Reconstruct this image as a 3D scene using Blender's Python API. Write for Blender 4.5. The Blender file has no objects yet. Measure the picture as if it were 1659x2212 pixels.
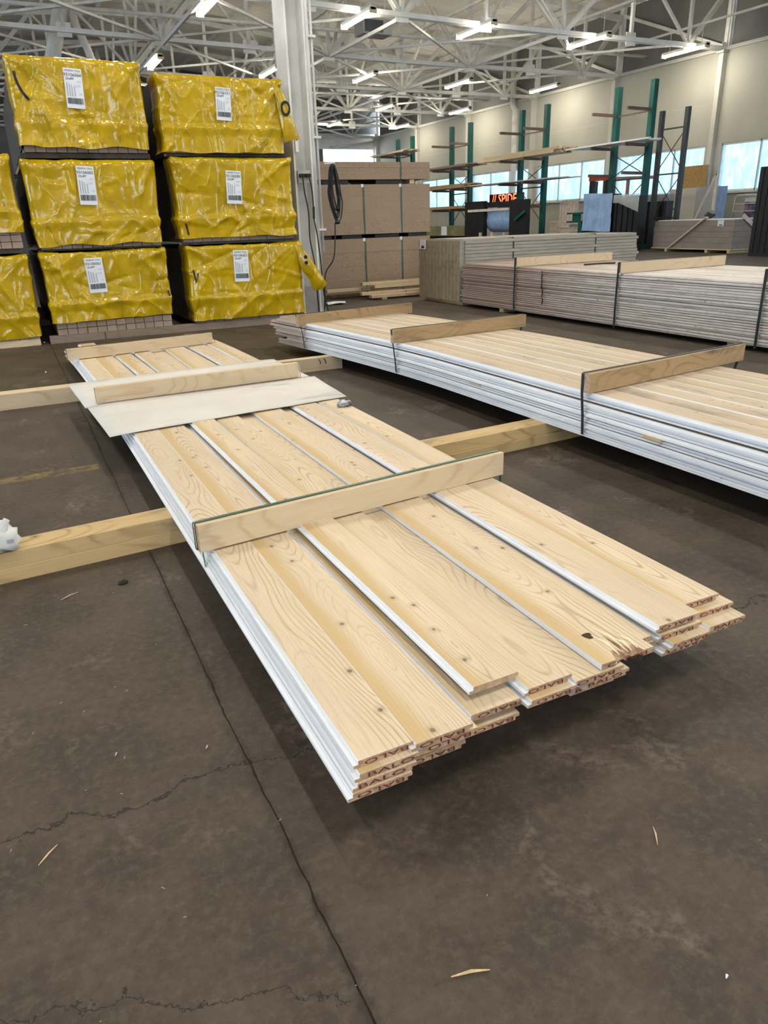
import bpy, math, random
from mathutils import Vector, Matrix, noise as mnoise
random.seed(7)
C = bpy.context.scene.collection
SC = bpy.context.scene
PI = math.pi

# ------------------------------------------------------------------ camera
cd = bpy.data.cameras.new('camera'); cam = bpy.data.objects.new('camera', cd); C.objects.link(cam)
cd.sensor_fit = 'VERTICAL'; cd.sensor_height = 36.0; cd.lens = 1550/2212*36.0
cd.clip_start = .05; cd.clip_end = 400
cam.matrix_world = Matrix(((0.893205, 0.193639, -0.405818, 0), (-0.448629, 0.323017, -0.833302, 0),
                           (-0.030274, 0.926371, 0.375392, 1.3), (0, 0, 0, 1)))
SC.camera = cam
# ------------------------------------------------------------------ sky, exposure
w = bpy.data.worlds.new('sky'); SC.world = w; w.use_nodes = True
bg = w.node_tree.nodes['Background']; bg.inputs[0].default_value = (.74, .87, 1, 1); bg.inputs[1].default_value = 4.5
vs = SC.view_settings; vs.view_transform = 'Standard'; vs.look = 'None'; vs.gamma = 1; vs.use_curve_mapping = False
vs.exposure = 0.75
SC.cycles.use_denoising = True
SC.cycles.use_adaptive_sampling = True; SC.cycles.adaptive_threshold = .03
SC.cycles.max_bounces = 6; SC.cycles.diffuse_bounces = 4; SC.cycles.transparent_max_bounces = 12
SC.cycles.sample_clamp_indirect = 6
# lamps of the hall: the fluorescent rows go on behind and beside the camera
TUBE_W = 56.0
def strip_lamp(x, y, z=6.85, watt=75, ln=2.1):
    l = bpy.data.lights.new('strip_lamp', 'AREA'); l.shape = 'RECTANGLE'; l.size = .25; l.size_y = ln
    l.energy = watt; l.color = (1, .93, .80)
    o = bpy.data.objects.new('strip_lamp', l); C.objects.link(o); o.location = (x, y, z)
for xx in (-2.5, 1.9, 6.3, 10.7, 15.0):
    for yy in (-8, -.5, 7, 14.5):
        strip_lamp(xx, yy)

# ------------------------------------------------------------------ helpers
class MB:
    def __init__(s): s.v = []; s.f = []; s.m = []
    def add(s, vs, fs, m=0):
        b = len(s.v); s.v += [tuple(v) for v in vs]
        s.f += [tuple(b+i for i in f) for f in fs]; s.m += [m]*len(fs) if not isinstance(m, list) else m
        return s
    def box(s, lo, hi, m=0):
        x0, y0, z0 = lo; x1, y1, z1 = hi
        return s.add([(x0,y0,z0),(x1,y0,z0),(x1,y1,z0),(x0,y1,z0),(x0,y0,z1),(x1,y0,z1),(x1,y1,z1),(x0,y1,z1)],
              [(0,3,2,1),(4,5,6,7),(0,1,5,4),(1,2,6,5),(2,3,7,6),(3,0,4,7)], m)
    def bar(s, p, q, wd, ht, m=0, up=(0,0,1)):
        p, q = Vector(p), Vector(q); d = (q-p).normalized(); u = Vector(up)
        if abs(d.dot(u)) > .98: u = Vector((0,1,0))
        r = d.cross(u).normalized(); u = r.cross(d)
        vs = []
        for c in (p, q):
            for a, b in ((-1,-1),(1,-1),(1,1),(-1,1)): vs.append(c + r*a*wd/2 + u*b*ht/2)
        return s.add(vs, [(0,1,2,3)[::-1],(4,5,6,7),(0,1,5,4),(1,2,6,5),(2,3,7,6),(3,0,4,7)], m)
    def tube(s, pts, r, n=8, m=0, closed=False):
        pts = [Vector(p) for p in pts]; rings = []; k = len(pts); prev = None
        rr = r if isinstance(r, (list, tuple)) else [r]*k
        b = len(s.v)
        for i, p in enumerate(pts):
            d = (pts[(i+1) % k if closed else min(i+1, k-1)] - pts[(i-1) if closed or i else 0])
            if d.length < 1e-9: d = Vector((0,0,1))
            d.normalize()
            if prev is None:
                u = Vector((0,0,1)) if abs(d.z) < .9 else Vector((1,0,0))
                a = d.cross(u).normalized()
            else:
                a = (prev - d*prev.dot(d))
                a = a.normalized() if a.length > 1e-6 else d.orthogonal().normalized()
            prev = a; c = d.cross(a)
            for j in range(n):
                t = 2*PI*j/n; s.v.append(tuple(p + (a*math.cos(t)+c*math.sin(t))*rr[i]))
        for i in range(k if closed else k-1):
            for j in range(n):
                i2 = (i+1) % k
                s.f.append((b+i*n+j, b+i*n+(j+1)%n, b+i2*n+(j+1)%n, b+i2*n+j)); s.m.append(m)
        if not closed:
            s.f.append(tuple(b+j for j in range(n))[::-1]); s.m.append(m)
            s.f.append(tuple(b+(k-1)*n+j for j in range(n))); s.m.append(m)
        return s
    def mesh(s, name, mats, smooth=False):
        me = bpy.data.meshes.new(name); me.from_pydata(s.v, [], s.f)
        for m in (mats if isinstance(mats, (list, tuple)) else [mats]): me.materials.append(m)
        for p, mi in zip(me.polygons, s.m):
            p.material_index = mi; p.use_smooth = smooth
        me.update(); return me
    def build(s, name, mats, parent=None, smooth=False, loc=None, rz=0):
        me = s.mesh(name, mats, smooth)
        return link(name, me, parent, loc, rz)
def link(name, me, parent=None, loc=None, rz=0):
    o = bpy.data.objects.new(name, me); C.objects.link(o)
    if parent is not None: o.parent = parent
    if loc is not None: o.location = loc
    if rz: o.rotation_euler = (0, 0, rz)
    return o
def tag(o, label=None, cat=None, group=None, kind=None):
    if label: o['label'] = label
    if cat: o['category'] = cat
    if group: o['group'] = group
    if kind: o['kind'] = kind
    return o
def thing(name, loc, label, cat, group=None, rz=0):
    o = bpy.data.objects.new(name, None); C.objects.link(o); o.location = loc; o.rotation_euler = (0, 0, rz)
    o.empty_display_size = .1
    return tag(o, label, cat, group)
_tx = {}
def text_mesh(body, size, mat):
    k = (body, round(size, 4), mat.name)
    if k not in _tx:
        cu = bpy.data.curves.new('t', 'FONT'); cu.body = body; cu.size = size; cu.align_x = 'CENTER'; cu.align_y = 'CENTER'
        cu.resolution_u = 2
        o = bpy.data.objects.new('t', cu); C.objects.link(o)
        me = bpy.data.meshes.new_from_object(o); C.objects.unlink(o); bpy.data.objects.remove(o)
        me.materials.clear(); me.materials.append(mat); _tx[k] = me
    return _tx[k]

# ------------------------------------------------------------------ materials
class NT:
    def __init__(s, name):
        s.mat = bpy.data.materials.new(name); s.mat.use_nodes = True; s.t = s.mat.node_tree
        s.b = s.t.nodes['Principled BSDF']; s.out = s.t.nodes['Material Output']
    def n(s, typ, ins=None, **kw):
        nd = s.t.nodes.new(typ)
        for k, v in kw.items(): setattr(nd, k, v)
        for k, v in (ins or {}).items(): s.set(nd.inputs[k], v)
        return nd
    def set(s, sock, v):
        if isinstance(v, bpy.types.Node): v = v.outputs[0]
        if isinstance(v, bpy.types.NodeSocket): s.t.links.new(v, sock)
        else: sock.default_value = v
    def math(s, op, a, b=0.0, c=0.0):
        nd = s.t.nodes.new('ShaderNodeMath'); nd.operation = op
        s.set(nd.inputs[0], a); s.set(nd.inputs[1], b); s.set(nd.inputs[2], c); return nd
    def step(s, x, lo, hi):
        nd = s.n('ShaderNodeMapRange', interpolation_type='SMOOTHSTEP'); s.set(nd.inputs[0], x)
        nd.inputs[1].default_value = lo; nd.inputs[2].default_value = hi; return nd
    def mix(s, f, a, b):
        nd = s.t.nodes.new('ShaderNodeMix'); nd.data_type = 'RGBA'
        s.set(nd.inputs[0], f); s.set(nd.inputs[6], c4(a)); s.set(nd.inputs[7], c4(b)); return nd.outputs[2]
    def coord(s, rnd=True):
        tc = s.n('ShaderNodeTexCoord').outputs['Object']
        if not rnd: return tc
        r = s.n('ShaderNodeObjectInfo').outputs['Random']
        mm = s.math('MULTIPLY', r, 37.0)
        return s.n('ShaderNodeVectorMath', {0: tc, 1: s.n('ShaderNodeCombineXYZ', {0: mm, 1: s.math('MULTIPLY', mm, 1.7), 2: mm})}, operation='ADD').outputs[0]
    def scale(s, v, xyz):
        return s.n('ShaderNodeVectorMath', {0: v, 1: xyz}, operation='MULTIPLY').outputs[0]
    def noise(s, v, sc, det=4, rough=.55, dist=0):
        return s.n('ShaderNodeTexNoise', {'Vector': v, 'Scale': sc, 'Detail': det, 'Roughness': rough, 'Distortion': dist}).outputs[0]
    def bump(s, h, strength=.3, dist=.01):
        nd = s.n('ShaderNodeBump', {'Strength': strength, 'Distance': dist, 'Height': h}); s.set(s.b.inputs['Normal'], nd)
    def base(s, c, rough=.6, spec=.4, metal=0):
        s.set(s.b.inputs['Base Color'], c if not isinstance(c, tuple) else c4(c)); s.set(s.b.inputs['Roughness'], rough)
        s.b.inputs['Specular IOR Level'].default_value = spec; s.b.inputs['Metallic'].default_value = metal
def c4(c): return (*c, 1.0) if isinstance(c, tuple) and len(c) == 3 else c
def sh(c, k): return tuple(min(1, x*k) for x in c)

def simple(name, col, rough=.6, var=.12, sc=4.0, bump=0, spec=.4, metal=0, stretch=(1,1,1), alt=None):
    t = NT(name); v = t.scale(t.coord(), stretch)
    n = t.noise(v, sc, 5)
    f = t.step(n, .3, .72)
    t.base(t.mix(f, sh(col, 1-var), alt or sh(col, 1+var)), rough, spec, metal)
    if bump: t.bump(t.noise(v, sc*6, 3), bump, .01)
    return t.mat

def pine(name, light, dark, gold=None, knots=.5, grain=1.0, rough=.6, dirt=None, far=None):
    """plain-sawn softwood: growth rings cut as cathedrals, fibre, knots; length runs along local Y"""
    t = NT(name); p = t.coord()
    tc = t.n('ShaderNodeTexCoord').outputs['Object']
    sx = t.n('ShaderNodeSeparateXYZ', {0: p}); so = t.n('ShaderNodeSeparateXYZ', {0: tc})
    rnd = t.n('ShaderNodeObjectInfo').outputs['Random']
    slow = t.noise(t.scale(p, (1.2, .6, 1)), 1.0, 2)
    wob = t.noise(t.scale(p, (9, 1.5, 9)), 1.0, 4)
    xc = t.math('ADD', t.math('SUBTRACT', so.outputs[0], t.math('MULTIPLY_ADD', rnd, .10, .03)), t.math('MULTIPLY_ADD', wob, .05, -.025))
    dep = t.math('MULTIPLY_ADD', slow, .46, -.16)
    r = t.math('SQRT', t.math('ADD', t.math('MULTIPLY', xc, xc), t.math('MULTIPLY', dep, dep)))
    ph = t.math('MULTIPLY', r, 480.0*grain)
    ring = t.math('MULTIPLY_ADD', t.math('SINE', ph), .5, .5)
    ring = t.math('POWER', ring, 7.0)
    fade = t.noise(t.scale(p, (9, 1.5, 9)), 1.0, 2)
    ring = t.math('MULTIPLY', ring, t.step(fade, .3, .7))
    fib = t.noise(t.scale(p, (260, 5, 260)), 1.0, 2)
    tone = t.noise(t.scale(p, (3, .7, 3)), 1.0, 2)
    col = t.mix(t.step(tone, .3, .7), sh(light, .93), sh(light, 1.06))
    col = t.mix(t.math('MULTIPLY', t.step(fib, .4, .75), .22), col, sh(dark, .95))
    col = t.mix(t.math('MULTIPLY', ring, .72), col, dark)
    if gold:
        edge = t.math('ADD', so.outputs[0], t.math('MULTIPLY_ADD', t.noise(t.scale(p, (2, 1.6, 2)), 1.0, 2), .06, -.03))
        bw = t.math('MULTIPLY_ADD', t.math('FRACT', t.math('MULTIPLY', rnd, 7.3)), .05, .03)
        m = t.step(t.math('SUBTRACT', bw, edge), -.022, .024)
        on = t.math('GREATER_THAN', t.math('FRACT', t.math('MULTIPLY', rnd, 13.7)), .25)
        col = t.mix(t.math('MULTIPLY', t.math('MULTIPLY', m, on), .8), col, gold)
    if knots:
        vo = t.n('ShaderNodeTexVoronoi', {'Vector': t.scale(p, (1, .8, 1)), 'Scale': 7.5, 'Randomness': 1.0}, feature='F1', voronoi_dimensions='2D')
        wob2 = t.math('MULTIPLY_ADD', t.noise(p, 60, 2), .05, -.025)
        d = t.math('ADD', vo.outputs['Distance'], wob2)
        pick = t.math('GREATER_THAN', t.n('ShaderNodeSeparateColor', {0: vo.outputs['Color']}).outputs[0], 1-knots)
        kn = t.math('MULTIPLY', t.step(d, .062, .030), pick)
        hal = t.math('MULTIPLY', t.step(d, .17, .05), pick)
        col = t.mix(t.math('MULTIPLY', hal, .35), col, dark)
        col = t.mix(t.math('MULTIPLY', kn, .75), col, sh(dark, .35))
    if dirt:
        g = t.step(t.noise(t.scale(p, (7, 1.6, 7)), 1.0, 5, .65), .52, .72)
        col = t.mix(t.math('MULTIPLY', g, dirt[1]), col, dirt[0])
    if far:   # soiled stretch towards the far end of the pack
        fy = t.math('ADD', so.outputs[1], t.math('MULTIPLY_ADD', t.noise(p, 3.0, 4), far[3], -far[3]/2))
        col = t.mix(t.math('MULTIPLY', t.step(fy, far[1], far[2]), far[4]), col, far[0])
    t.base(col, rough, .35)
    t.bump(t.math('ADD', fib, t.math('MULTIPLY', ring, .6)), .12, .002)
    return t.mat

PINE = pine('pine_board', (.655, .535, .385), (.33, .235, .14), gold=(.54, .38, .175), knots=.34, grain=1.4)
PINEG = pine('pine_board_aged', (.53, .43, .315), (.36, .275, .19), gold=(.45, .34, .21), knots=.3, dirt=((.15,.125,.11), .5), far=((.25,.19,.14), 6.45, 7.0, .5, .75))
LUMB = pine('pine_timber', (.62, .495, .335), (.46, .32, .185), knots=.25, grain=.8)
BEAR = pine('bearer_timber', (.56, .40, .20), (.28, .18, .08), knots=.25, grain=.7, dirt=((.09,.07,.05), .75))
BUNKO = pine('old_crosspiece', (.40, .27, .14), (.20, .12, .06), knots=.2, dirt=((.05,.04,.035), .55))
GREYW = pine('weathered_board', (.60, .565, .53), (.42, .35, .30), knots=.3, dirt=((.34,.24,.19), .55), far=((.27,.17,.125), 4.6, 7.6, 2.6, .8))
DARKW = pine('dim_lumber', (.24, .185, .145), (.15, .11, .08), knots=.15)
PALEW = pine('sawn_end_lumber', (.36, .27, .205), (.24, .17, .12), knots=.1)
SHADEW = simple('shaded_strip', (.05, .042, .036), .8, .3, 8)  # spacer timber with the shade of the pack gaps put into its colour
ENDG = simple('end_grain', (.47, .31, .20), .8, .22, 60, bump=.2)
ENDG2 = simple('end_grain_brown', (.33, .25, .17), .8, .2, 12, bump=.1)
PRIM = simple('white_primer', (.75, .765, .80), .55, .05, 9, stretch=(8, .6, 8))
def worn_primer():
    t = NT('white_primer_worn'); p = t.coord(); so = t.n('ShaderNodeSeparateXYZ', {0: t.n('ShaderNodeTexCoord').outputs['Object']})
    c = t.mix(t.step(t.noise(t.scale(p, (2, .8, 2)), 5, 4), .35, .7), (.72, .735, .765), (.78, .79, .81))
    sp = t.step(t.noise(t.scale(p, (14, 3.5, 14)), 3, 3, .6), .66, .74)
    c = t.mix(t.math('MULTIPLY', sp, .6), c, (.42, .33, .25))
    fy = t.math('ADD', so.outputs[1], t.math('MULTIPLY_ADD', t.noise(p, 3.0, 4), .5, -.25))
    c = t.mix(t.math('MULTIPLY', t.step(fy, 6.5, 6.95), .85), c, (.40, .31, .24))
    t.base(c, .6, .35); return t.mat
PRIMD = worn_primer()
STEEL = simple('white_steel', (.76, .73, .67), .5, .12, 3)
STEELB = simple('bright_white_steel', (.82, .80, .76), .45, .06, 3)
COLM = simple('column_paint', (.70, .70, .68), .5, .12, 2.5)
DECK = simple('roof_deck', (.86, .80, .70), .75, .08, .35)
CREAM = simple('cream_wall', (.44, .42, .355), .7, .06, .5)
CREAM2 = simple('cream_pilaster', (.58, .56, .50), .6, .06, .6)
CLERE = simple('dark_panel', (.17, .165, .155), .7, .15, .6)
GREEN = simple('green_rack_paint', (.0035, .088, .075), .45, .15, 2)
GREY = simple('grey_rack_paint', (.055, .06, .07), .5, .15, 2)
RUST = simple('brown_arm_paint', (.16, .10, .075), .6, .2, 3)
BLACK = simple('black_metal', (.012, .012, .014), .45, .4, 4)
BLACKP = simple('black_plastic', (.010, .010, .011), .4, .2, 5)
STRAPG = simple('green_strap', (.05, .12, .085), .35, .15, 8)
STRAPD = simple('dark_strap', (.018, .03, .032), .35, .2, 8)
PAPER = simple('white_paper', (.70, .73, .80), .55, .04, 8)
INK = simple('black_ink', (.02, .022, .03), .6, .1, 8)
INKG = simple('grey_ink', (.35, .38, .43), .6, .1, 8)
STAMP = simple('red_stamp_ink', (.15, .026, .018), .8, .45, 120)
ORANGE = simple('orange_paint', (.42, .075, .03), .5, .2, 3)
PINKB = simple('faded_red_paint', (.40, .20, .16), .6, .15, 3)
GREYBOX = simple('grey_board_pack', (.26, .225, .20), .75, .1, 2)
CARTON = simple('pale_carton', (.68, .60, .52), .8, .12, 6)
OSB = simple('osb_sheet', (.36, .22, .08), .8, .35, 22, stretch=(1,1,2.2), bump=.2)
GREYP = simple('grey_panel', (.50, .51, .52), .6, .05, 2)
BLUEP = simple('blue_poly_sheet', (.30, .45, .72), .35, .14, 3, bump=.5, stretch=(2,2,1))
PLUG = simple('switch_plastic', (.78, .78, .76), .4, .03, 5)
CHANNEL = simple('fixture_enamel', (.75, .74, .70), .4, .03, 5)
CAP = simple('fixture_end_cap', (.75, .62, .35), .5, .08, 5)
OLIVE = simple('olive_wrap', (.20, .18, .085), .5, .25, 3)
CABLE = simple('black_cable', (.012, .013, .015), .45, .2, 30)
SPLIN = simple('raw_splinter', (.62, .45, .26), .8, .2, 50)
DEBR = simple('dark_debris', (.035, .025, .015), .9, .3, 50)

def floor_mat():
    t = NT('concrete'); p = t.coord(False); s = t.n('ShaderNodeSeparateXYZ', {0: p})
    big = t.noise(p, .55, 4); mid = t.noise(p, 3.2, 6, .65); fine = t.noise(p, 38, 4, .7); spk = t.noise(p, 160, 2)
    c = t.mix(t.step(mid, .32, .70), (.040, .0290, .0195), (.076, .057, .041))
    c = t.mix(t.math('MULTIPLY', t.step(big, .5, .66), .45), c, (.086, .070, .056))
    c = t.mix(t.math('MULTIPLY', t.step(fine, .42, .75), .4), c, (.125, .104, .083))
    c = t.mix(t.math('MULTIPLY', t.step(fine, .42, .28), .5), c, (.028, .021, .015))
    c = t.mix(t.math('MULTIPLY', t.step(spk, .66, .78), .35), c, (.20, .175, .145))
    st = t.math('MULTIPLY', t.step(t.noise(t.scale(p, (1.3, 1.0, 1)), 2.1, 5, .7, .4), .55, .68), t.step(fine, .35, .6))
    c = t.mix(t.math('MULTIPLY', st, .72), c, (.165, .132, .105))
    dk = t.step(t.noise(t.scale(p, (2.2, 1.2, 1)), 1.6, 3, .6), .62, .75)
    c = t.mix(t.math('MULTIPLY', dk, .45), c, (.034, .027, .022))
    # cracks across the slabs and yellow traffic paint
    wv = t.math('MULTIPLY_ADD', t.noise(p, 2.6, 6, .7), .36, -.18)
    def crack(y0, k, x0, x1, wd):
        yy = t.math('ADD', s.outputs[1], t.math('ADD', wv, t.math('MULTIPLY_ADD', s.outputs[0], k, -y0)))
        m = t.step(t.math('ABSOLUTE', yy), wd, wd*.25)
        return t.math('MULTIPLY', m, t.math('MULTIPLY', t.math('GREATER_THAN', s.outputs[0], x0), t.math('LESS_THAN', s.outputs[0], x1)))
    ck = t.math('MAXIMUM', crack(1.52, .1, -1.5, .75, .005), crack(1.2, -.1, 1.55, 3.0, .006))
    ck = t.math('MAXIMUM', ck, crack(.97, .5, -.3, .3, .003))
    yl = t.math('MULTIPLY', t.step(t.math('ABSOLUTE', t.math('SUBTRACT', s.outputs[1], 4.41)), .062, .045), t.math('LESS_THAN', s.outputs[0], .27))
    yl = t.math('MULTIPLY', yl, t.step(t.noise(p, 9, 5, .7), .38, .62))
    c = t.mix(t.math('MULTIPLY', yl, .75), c, (.25, .18, .05))
    c = t.mix(t.math('MULTIPLY', ck, .85), c, (.012, .009, .006))
    jd = t.math('ABSOLUTE', t.math('SUBTRACT', s.outputs[0], .321))
    jm = t.math('MULTIPLY', t.step(t.math('ADD', jd, t.math('MULTIPLY_ADD', fine, .03, -.015)), .022, .002), t.step(t.noise(p, 4.5, 4, .7), .36, .62))
    c = t.mix(t.math('MULTIPLY', jm, .75), c, (.016, .012, .008))
    t.base(c, t.math('MULTIPLY_ADD', mid, .25, .50), .35)
    h = t.math('SUBTRACT', t.math('ADD', t.math('MULTIPLY', mid, .5), t.math('MULTIPLY', fine, .5)), ck)
    t.bump(h, .35, .006)
    return t.mat
FLOOR = floor_mat()
JOINT = simple('joint_filler', (.026, .020, .014), .9, .3, 30)

def plastic_yellow():
    t = NT('yellow_wrap'); p = t.coord()
    n1 = t.noise(p, 5, 4, .6, .6); n2 = t.noise(t.scale(p, (1, 1, .5)), 13, 4, .6, .8)
    dirt = t.step(t.noise(t.scale(p, (4, 4, 1)), 1.2, 5, .65), .55, .78)
    c = t.mix(t.step(n1, .3, .7), (.40, .26, .001), (.53, .345, .0014))
    c = t.mix(t.math('MULTIPLY', dirt, .35), c, (.30, .19, .05))
    t.base(c, .17, .6)
    n3 = t.noise(t.scale(p, (1, 1, .6)), 1.5, 1, .5, .7)
    ridge = t.math('POWER', t.math('SUBTRACT', 1.0, t.math('ABSOLUTE', t.math('MULTIPLY_ADD', n3, 2.0, -1.0))), 9.0)
    n4 = t.noise(t.scale(p, (1.5, 1, .5)), 2.7, 1, .5, .6)
    rid2 = t.math('POWER', t.math('SUBTRACT', 1.0, t.math('ABSOLUTE', t.math('MULTIPLY_ADD', n4, 2.0, -1.0))), 12.0)
    t.bump(t.math('ADD', t.math('ADD', t.math('MULTIPLY', n1, .35), t.math('MULTIPLY', n2, .12)), t.math('MULTIPLY_ADD', ridge, .8, t.math('MULTIPLY', rid2, .45))), .38, .05)
    return t.mat
YEL = plastic_yellow()
def film_mat(name, col, al, rough=.2):
    t = NT(name); p = t.coord()
    n = t.noise(t.scale(p, (3, 3, 1)), 5, 4, .6, .8)
    t.base(col, rough, .5); t.set(t.b.inputs['Alpha'], t.math('MULTIPLY_ADD', n, .25, al-.12))
    t.bump(n, .7, .04); return t.mat
FILM = film_mat('clear_film', (.42, .46, .49), .72)
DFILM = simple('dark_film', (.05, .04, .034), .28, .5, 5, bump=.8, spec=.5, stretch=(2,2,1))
def particle():
    t = NT('particleboard'); p = t.coord()
    n = t.noise(p, 55, 4, .7); n2 = t.noise(p, 1.3, 3); ln = t.noise(t.scale(p, (.4, .4, 50)), 1.0, 2)
    c = t.mix(t.step(n, .3, .7), (.26, .185, .125), (.38, .285, .205))
    c = t.mix(t.math('MULTIPLY', t.step(n2, .4, .7), .3), c, (.40, .31, .235))
    c = t.mix(t.math('MULTIPLY', t.step(ln, .5, .7), .12), c, (.20, .14, .095))
    t.base(c, .8, .25); t.bump(n, .15, .004); return t.mat
MDF = particle()
def card():
    t = NT('grey_white_card'); p = t.coord(False)
    c = t.mix(t.step(t.noise(p, 2.0, 4), .3, .7), (.60, .57, .53), (.68, .655, .62))
    sm = t.step(t.noise(t.scale(p, (2.2, 5, 1)), 1.0, 2, .5), .58, .72)
    c = t.mix(t.math('MULTIPLY', sm, .55), c, (.33, .32, .31))
    t.base(c, .75, .3); return t.mat
CARD = card()
def pane():
    t = NT('frosted_pane'); p = t.coord()
    n = t.noise(t.scale(p, (1, 1.6, .7)), 2.0, 5, .6, 1.0)
    col = t.mix(t.step(n, .35, .7), (.34, .43, .49), (.44, .50, .53))
    tr = t.n('ShaderNodeBsdfTransparent', {0: col}); tl = t.n('ShaderNodeBsdfTranslucent', {0: col})
    mx = t.n('ShaderNodeMixShader', {0: .35, 1: tr, 2: tl}); t.set(t.out.inputs['Surface'], mx); return t.mat
PANE = pane()
def emit(name, col, k):
    t = NT(name); t.base(col, .5); t.set(t.b.inputs['Emission Color'], c4(col)); t.b.inputs['Emission Strength'].default_value = k; return t.mat
TUBE = emit('lit_tube', (1, .95, .80), TUBE_W)
LEDR = emit('lit_red_letter', (1, .12, .05), 3.0)
SIGNB = simple('sign_face', (.07, .012, .010), .4, .2, 5)

# ------------------------------------------------------------------ setting: floor, walls, roof, windows
WX, YE = 26.0, 53.0
TY = [22.5, 28.2, 34.0, 40.2, 46.3, 52.4]
fl = MB().box((-20, -12, -.15), (WX+.3, YE+12, -.003)).build('floor', JOINT); tag(fl, kind='structure')
def slab(xl, xr, jl, jr):
    m = MB(); n = 900; top = []; y0, y1 = -12, YE+12
    ys = [y0 + (14)*i/600 for i in range(600)] + [2 + (y1-2)*i/240 for i in range(241)]
    L = []; R = []
    for y in ys:
        e = .010*mnoise.noise(Vector((y*3, 1.3, 0))) + .006*mnoise.noise(Vector((y*17, 4.1, 0)))
        L.append((xl + (e+.005*abs(mnoise.noise(Vector((y*40, 9, 0)))) if jl else 0), y)); R.append((xr + (e-.005*abs(mnoise.noise(Vector((y*40, 5, 0)))) if jr else 0), y))
    vs = []; fs = []
    for a, b in zip(L, R): vs += [(a[0], a[1], -.004), (a[0], a[1], 0), (b[0], b[1], 0), (b[0], b[1], -.004)]
    for i in range(len(L)-1):
        o = 4*i
        for j in range(3): fs.append((o+j, o+j+1, o+j+5, o+j+4)[::-1])
    m.add(vs, fs); return m.build('slab', FLOOR, fl)
slab(-20, .3195, False, True); slab(.3225, WX, True, False)

ZW0, ZW1, ZT = 1.98, 3.72, 6.95
wall = MB().box((WX, -12, 0), (WX+.25, YE, ZW0)).box((WX, -12, ZW1), (WX+.25, YE, ZT)).build('wall_right', CREAM)
tag(wall, kind='structure')
MB().box((WX-.10, -12, ZT-.05), (WX+.25, YE, ZT+.07)).build('top_rail', CREAM2, wall)
MB().box((WX-.12, -12, ZW0-.07), (WX+.05, YE, ZW0)).build('sill', CREAM2, wall)
for k in range(7):
    yb = TY[0]-5.9 + 5.95*k - .1
    if k: MB().box((WX-.004, yb+.3, 5.18), (WX+.01, yb+5.5, 5.19)).build('panel_seam', CREAM2, wall)
bays = [9.5, 16.6] + TY
for k, yy in enumerate(bays):
    MB().box((WX-.03, yy-.38, ZW0), (WX+.25, yy+.38, ZW1)).build('pier', CREAM, wall)
    if k:
        m = MB().box((WX-.22, yy-.10, 0), (WX, yy+.10, ZT-.12)); m.box((WX-.30, yy-.16, ZT-.14), (WX, yy+.16, ZT-.05))
        m.build('wall_post', CREAM2, wall)
wl = MB().box((-18.2, -12, 0), (-18, -3, 9)).box((-18.2, 15, 0), (-18, 30, 9)).box((-18.2, 38, 0), (-18, YE, 9)).box((-18.2, -3, 5.5), (-18, 15, 9)).box((-18.2, 30, 5), (-18, 38, 9))
tag(wl.build('wall_left', CREAM), kind='structure')
wb = MB().box((-18, -12.2, 0), (-6, -12, 11)).box((0, -12.2, 0), (WX, -12, 11)).box((-6, -12.2, 5), (0, -12, 11))
tag(wb.build('wall_back', CREAM), kind='structure')
nw = 0
for a, b in zip(bays[:-1], bays[1:]):
    nw += 1
    wn = thing('window_%d' % nw, (WX+.1, 0, ZW0), None, None); tag(wn, kind='structure')
    wn.location = (0, 0, 0)
    y0, y1 = a+.38, b-.38
    f = MB()
    for y in (y0, y1): f.box((WX+.05, y-.03, ZW0), (WX+.14, y+.03, ZW1))
    f.box((WX+.05, y0, ZW0), (WX+.14, y1, ZW0+.07)); f.box((WX+.05, y0, ZW1-.07), (WX+.14, y1, ZW1))
    f.build('window_frame', STEELB, wn)
    ns = 3
    for i in range(ns):
        ya, yb = y0+(y1-y0)*i/ns, y0+(y1-y0)*(i+1)/ns
        if i: MB().box((WX+.05, ya-.025, ZW0), (WX+.13, ya+.025, ZW1)).build('mullion', GREYP, wn)
        MB().box((WX+.09, ya, ZW0), (WX+.096, yb, ZW1)).build('pane', PANE, wn)
# dark band of panels between wall top and roof
for a, b in zip(bays[:-1], bays[1:]):
    MB().box((WX+.10, a+.15, ZT+.07), (WX+.16, b-.15, 9.5)).build('clerestory_panel', CLERE, wall)
    MB().bar((WX+.0, a+.1, ZT+.1), (WX+.0, b-.1, 9.2), .09, .12).build('brace', STEEL, wall)
    MB().box((WX-.02, a-.13, ZT), (WX+.2, a+.13, 9.5)).build('upper_post', COLM, wall)
end = MB().box((-20, YE, 0), (21.9, YE+.25, 11)).box((26.0, YE, 0), (26.4, YE+.25, 11)).box((21.9, YE, 6.2), (26.0, YE+.25, 11)).box((21.9, YE, 0), (26, YE+.25, 5.2))
end = end.build('wall_end', CLERE); tag(end, kind='structure')
MB().box((21.5, YE-.1, 6.2), (26, YE, 7.2)).build('canopy', STEELB, end)
MB().bar((22.2, YE-1.2, 6.25), (26, YE-.1, 6.75), .9, .05, up=(0,0,1)).build('awning', PRIMD, end)

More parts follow.
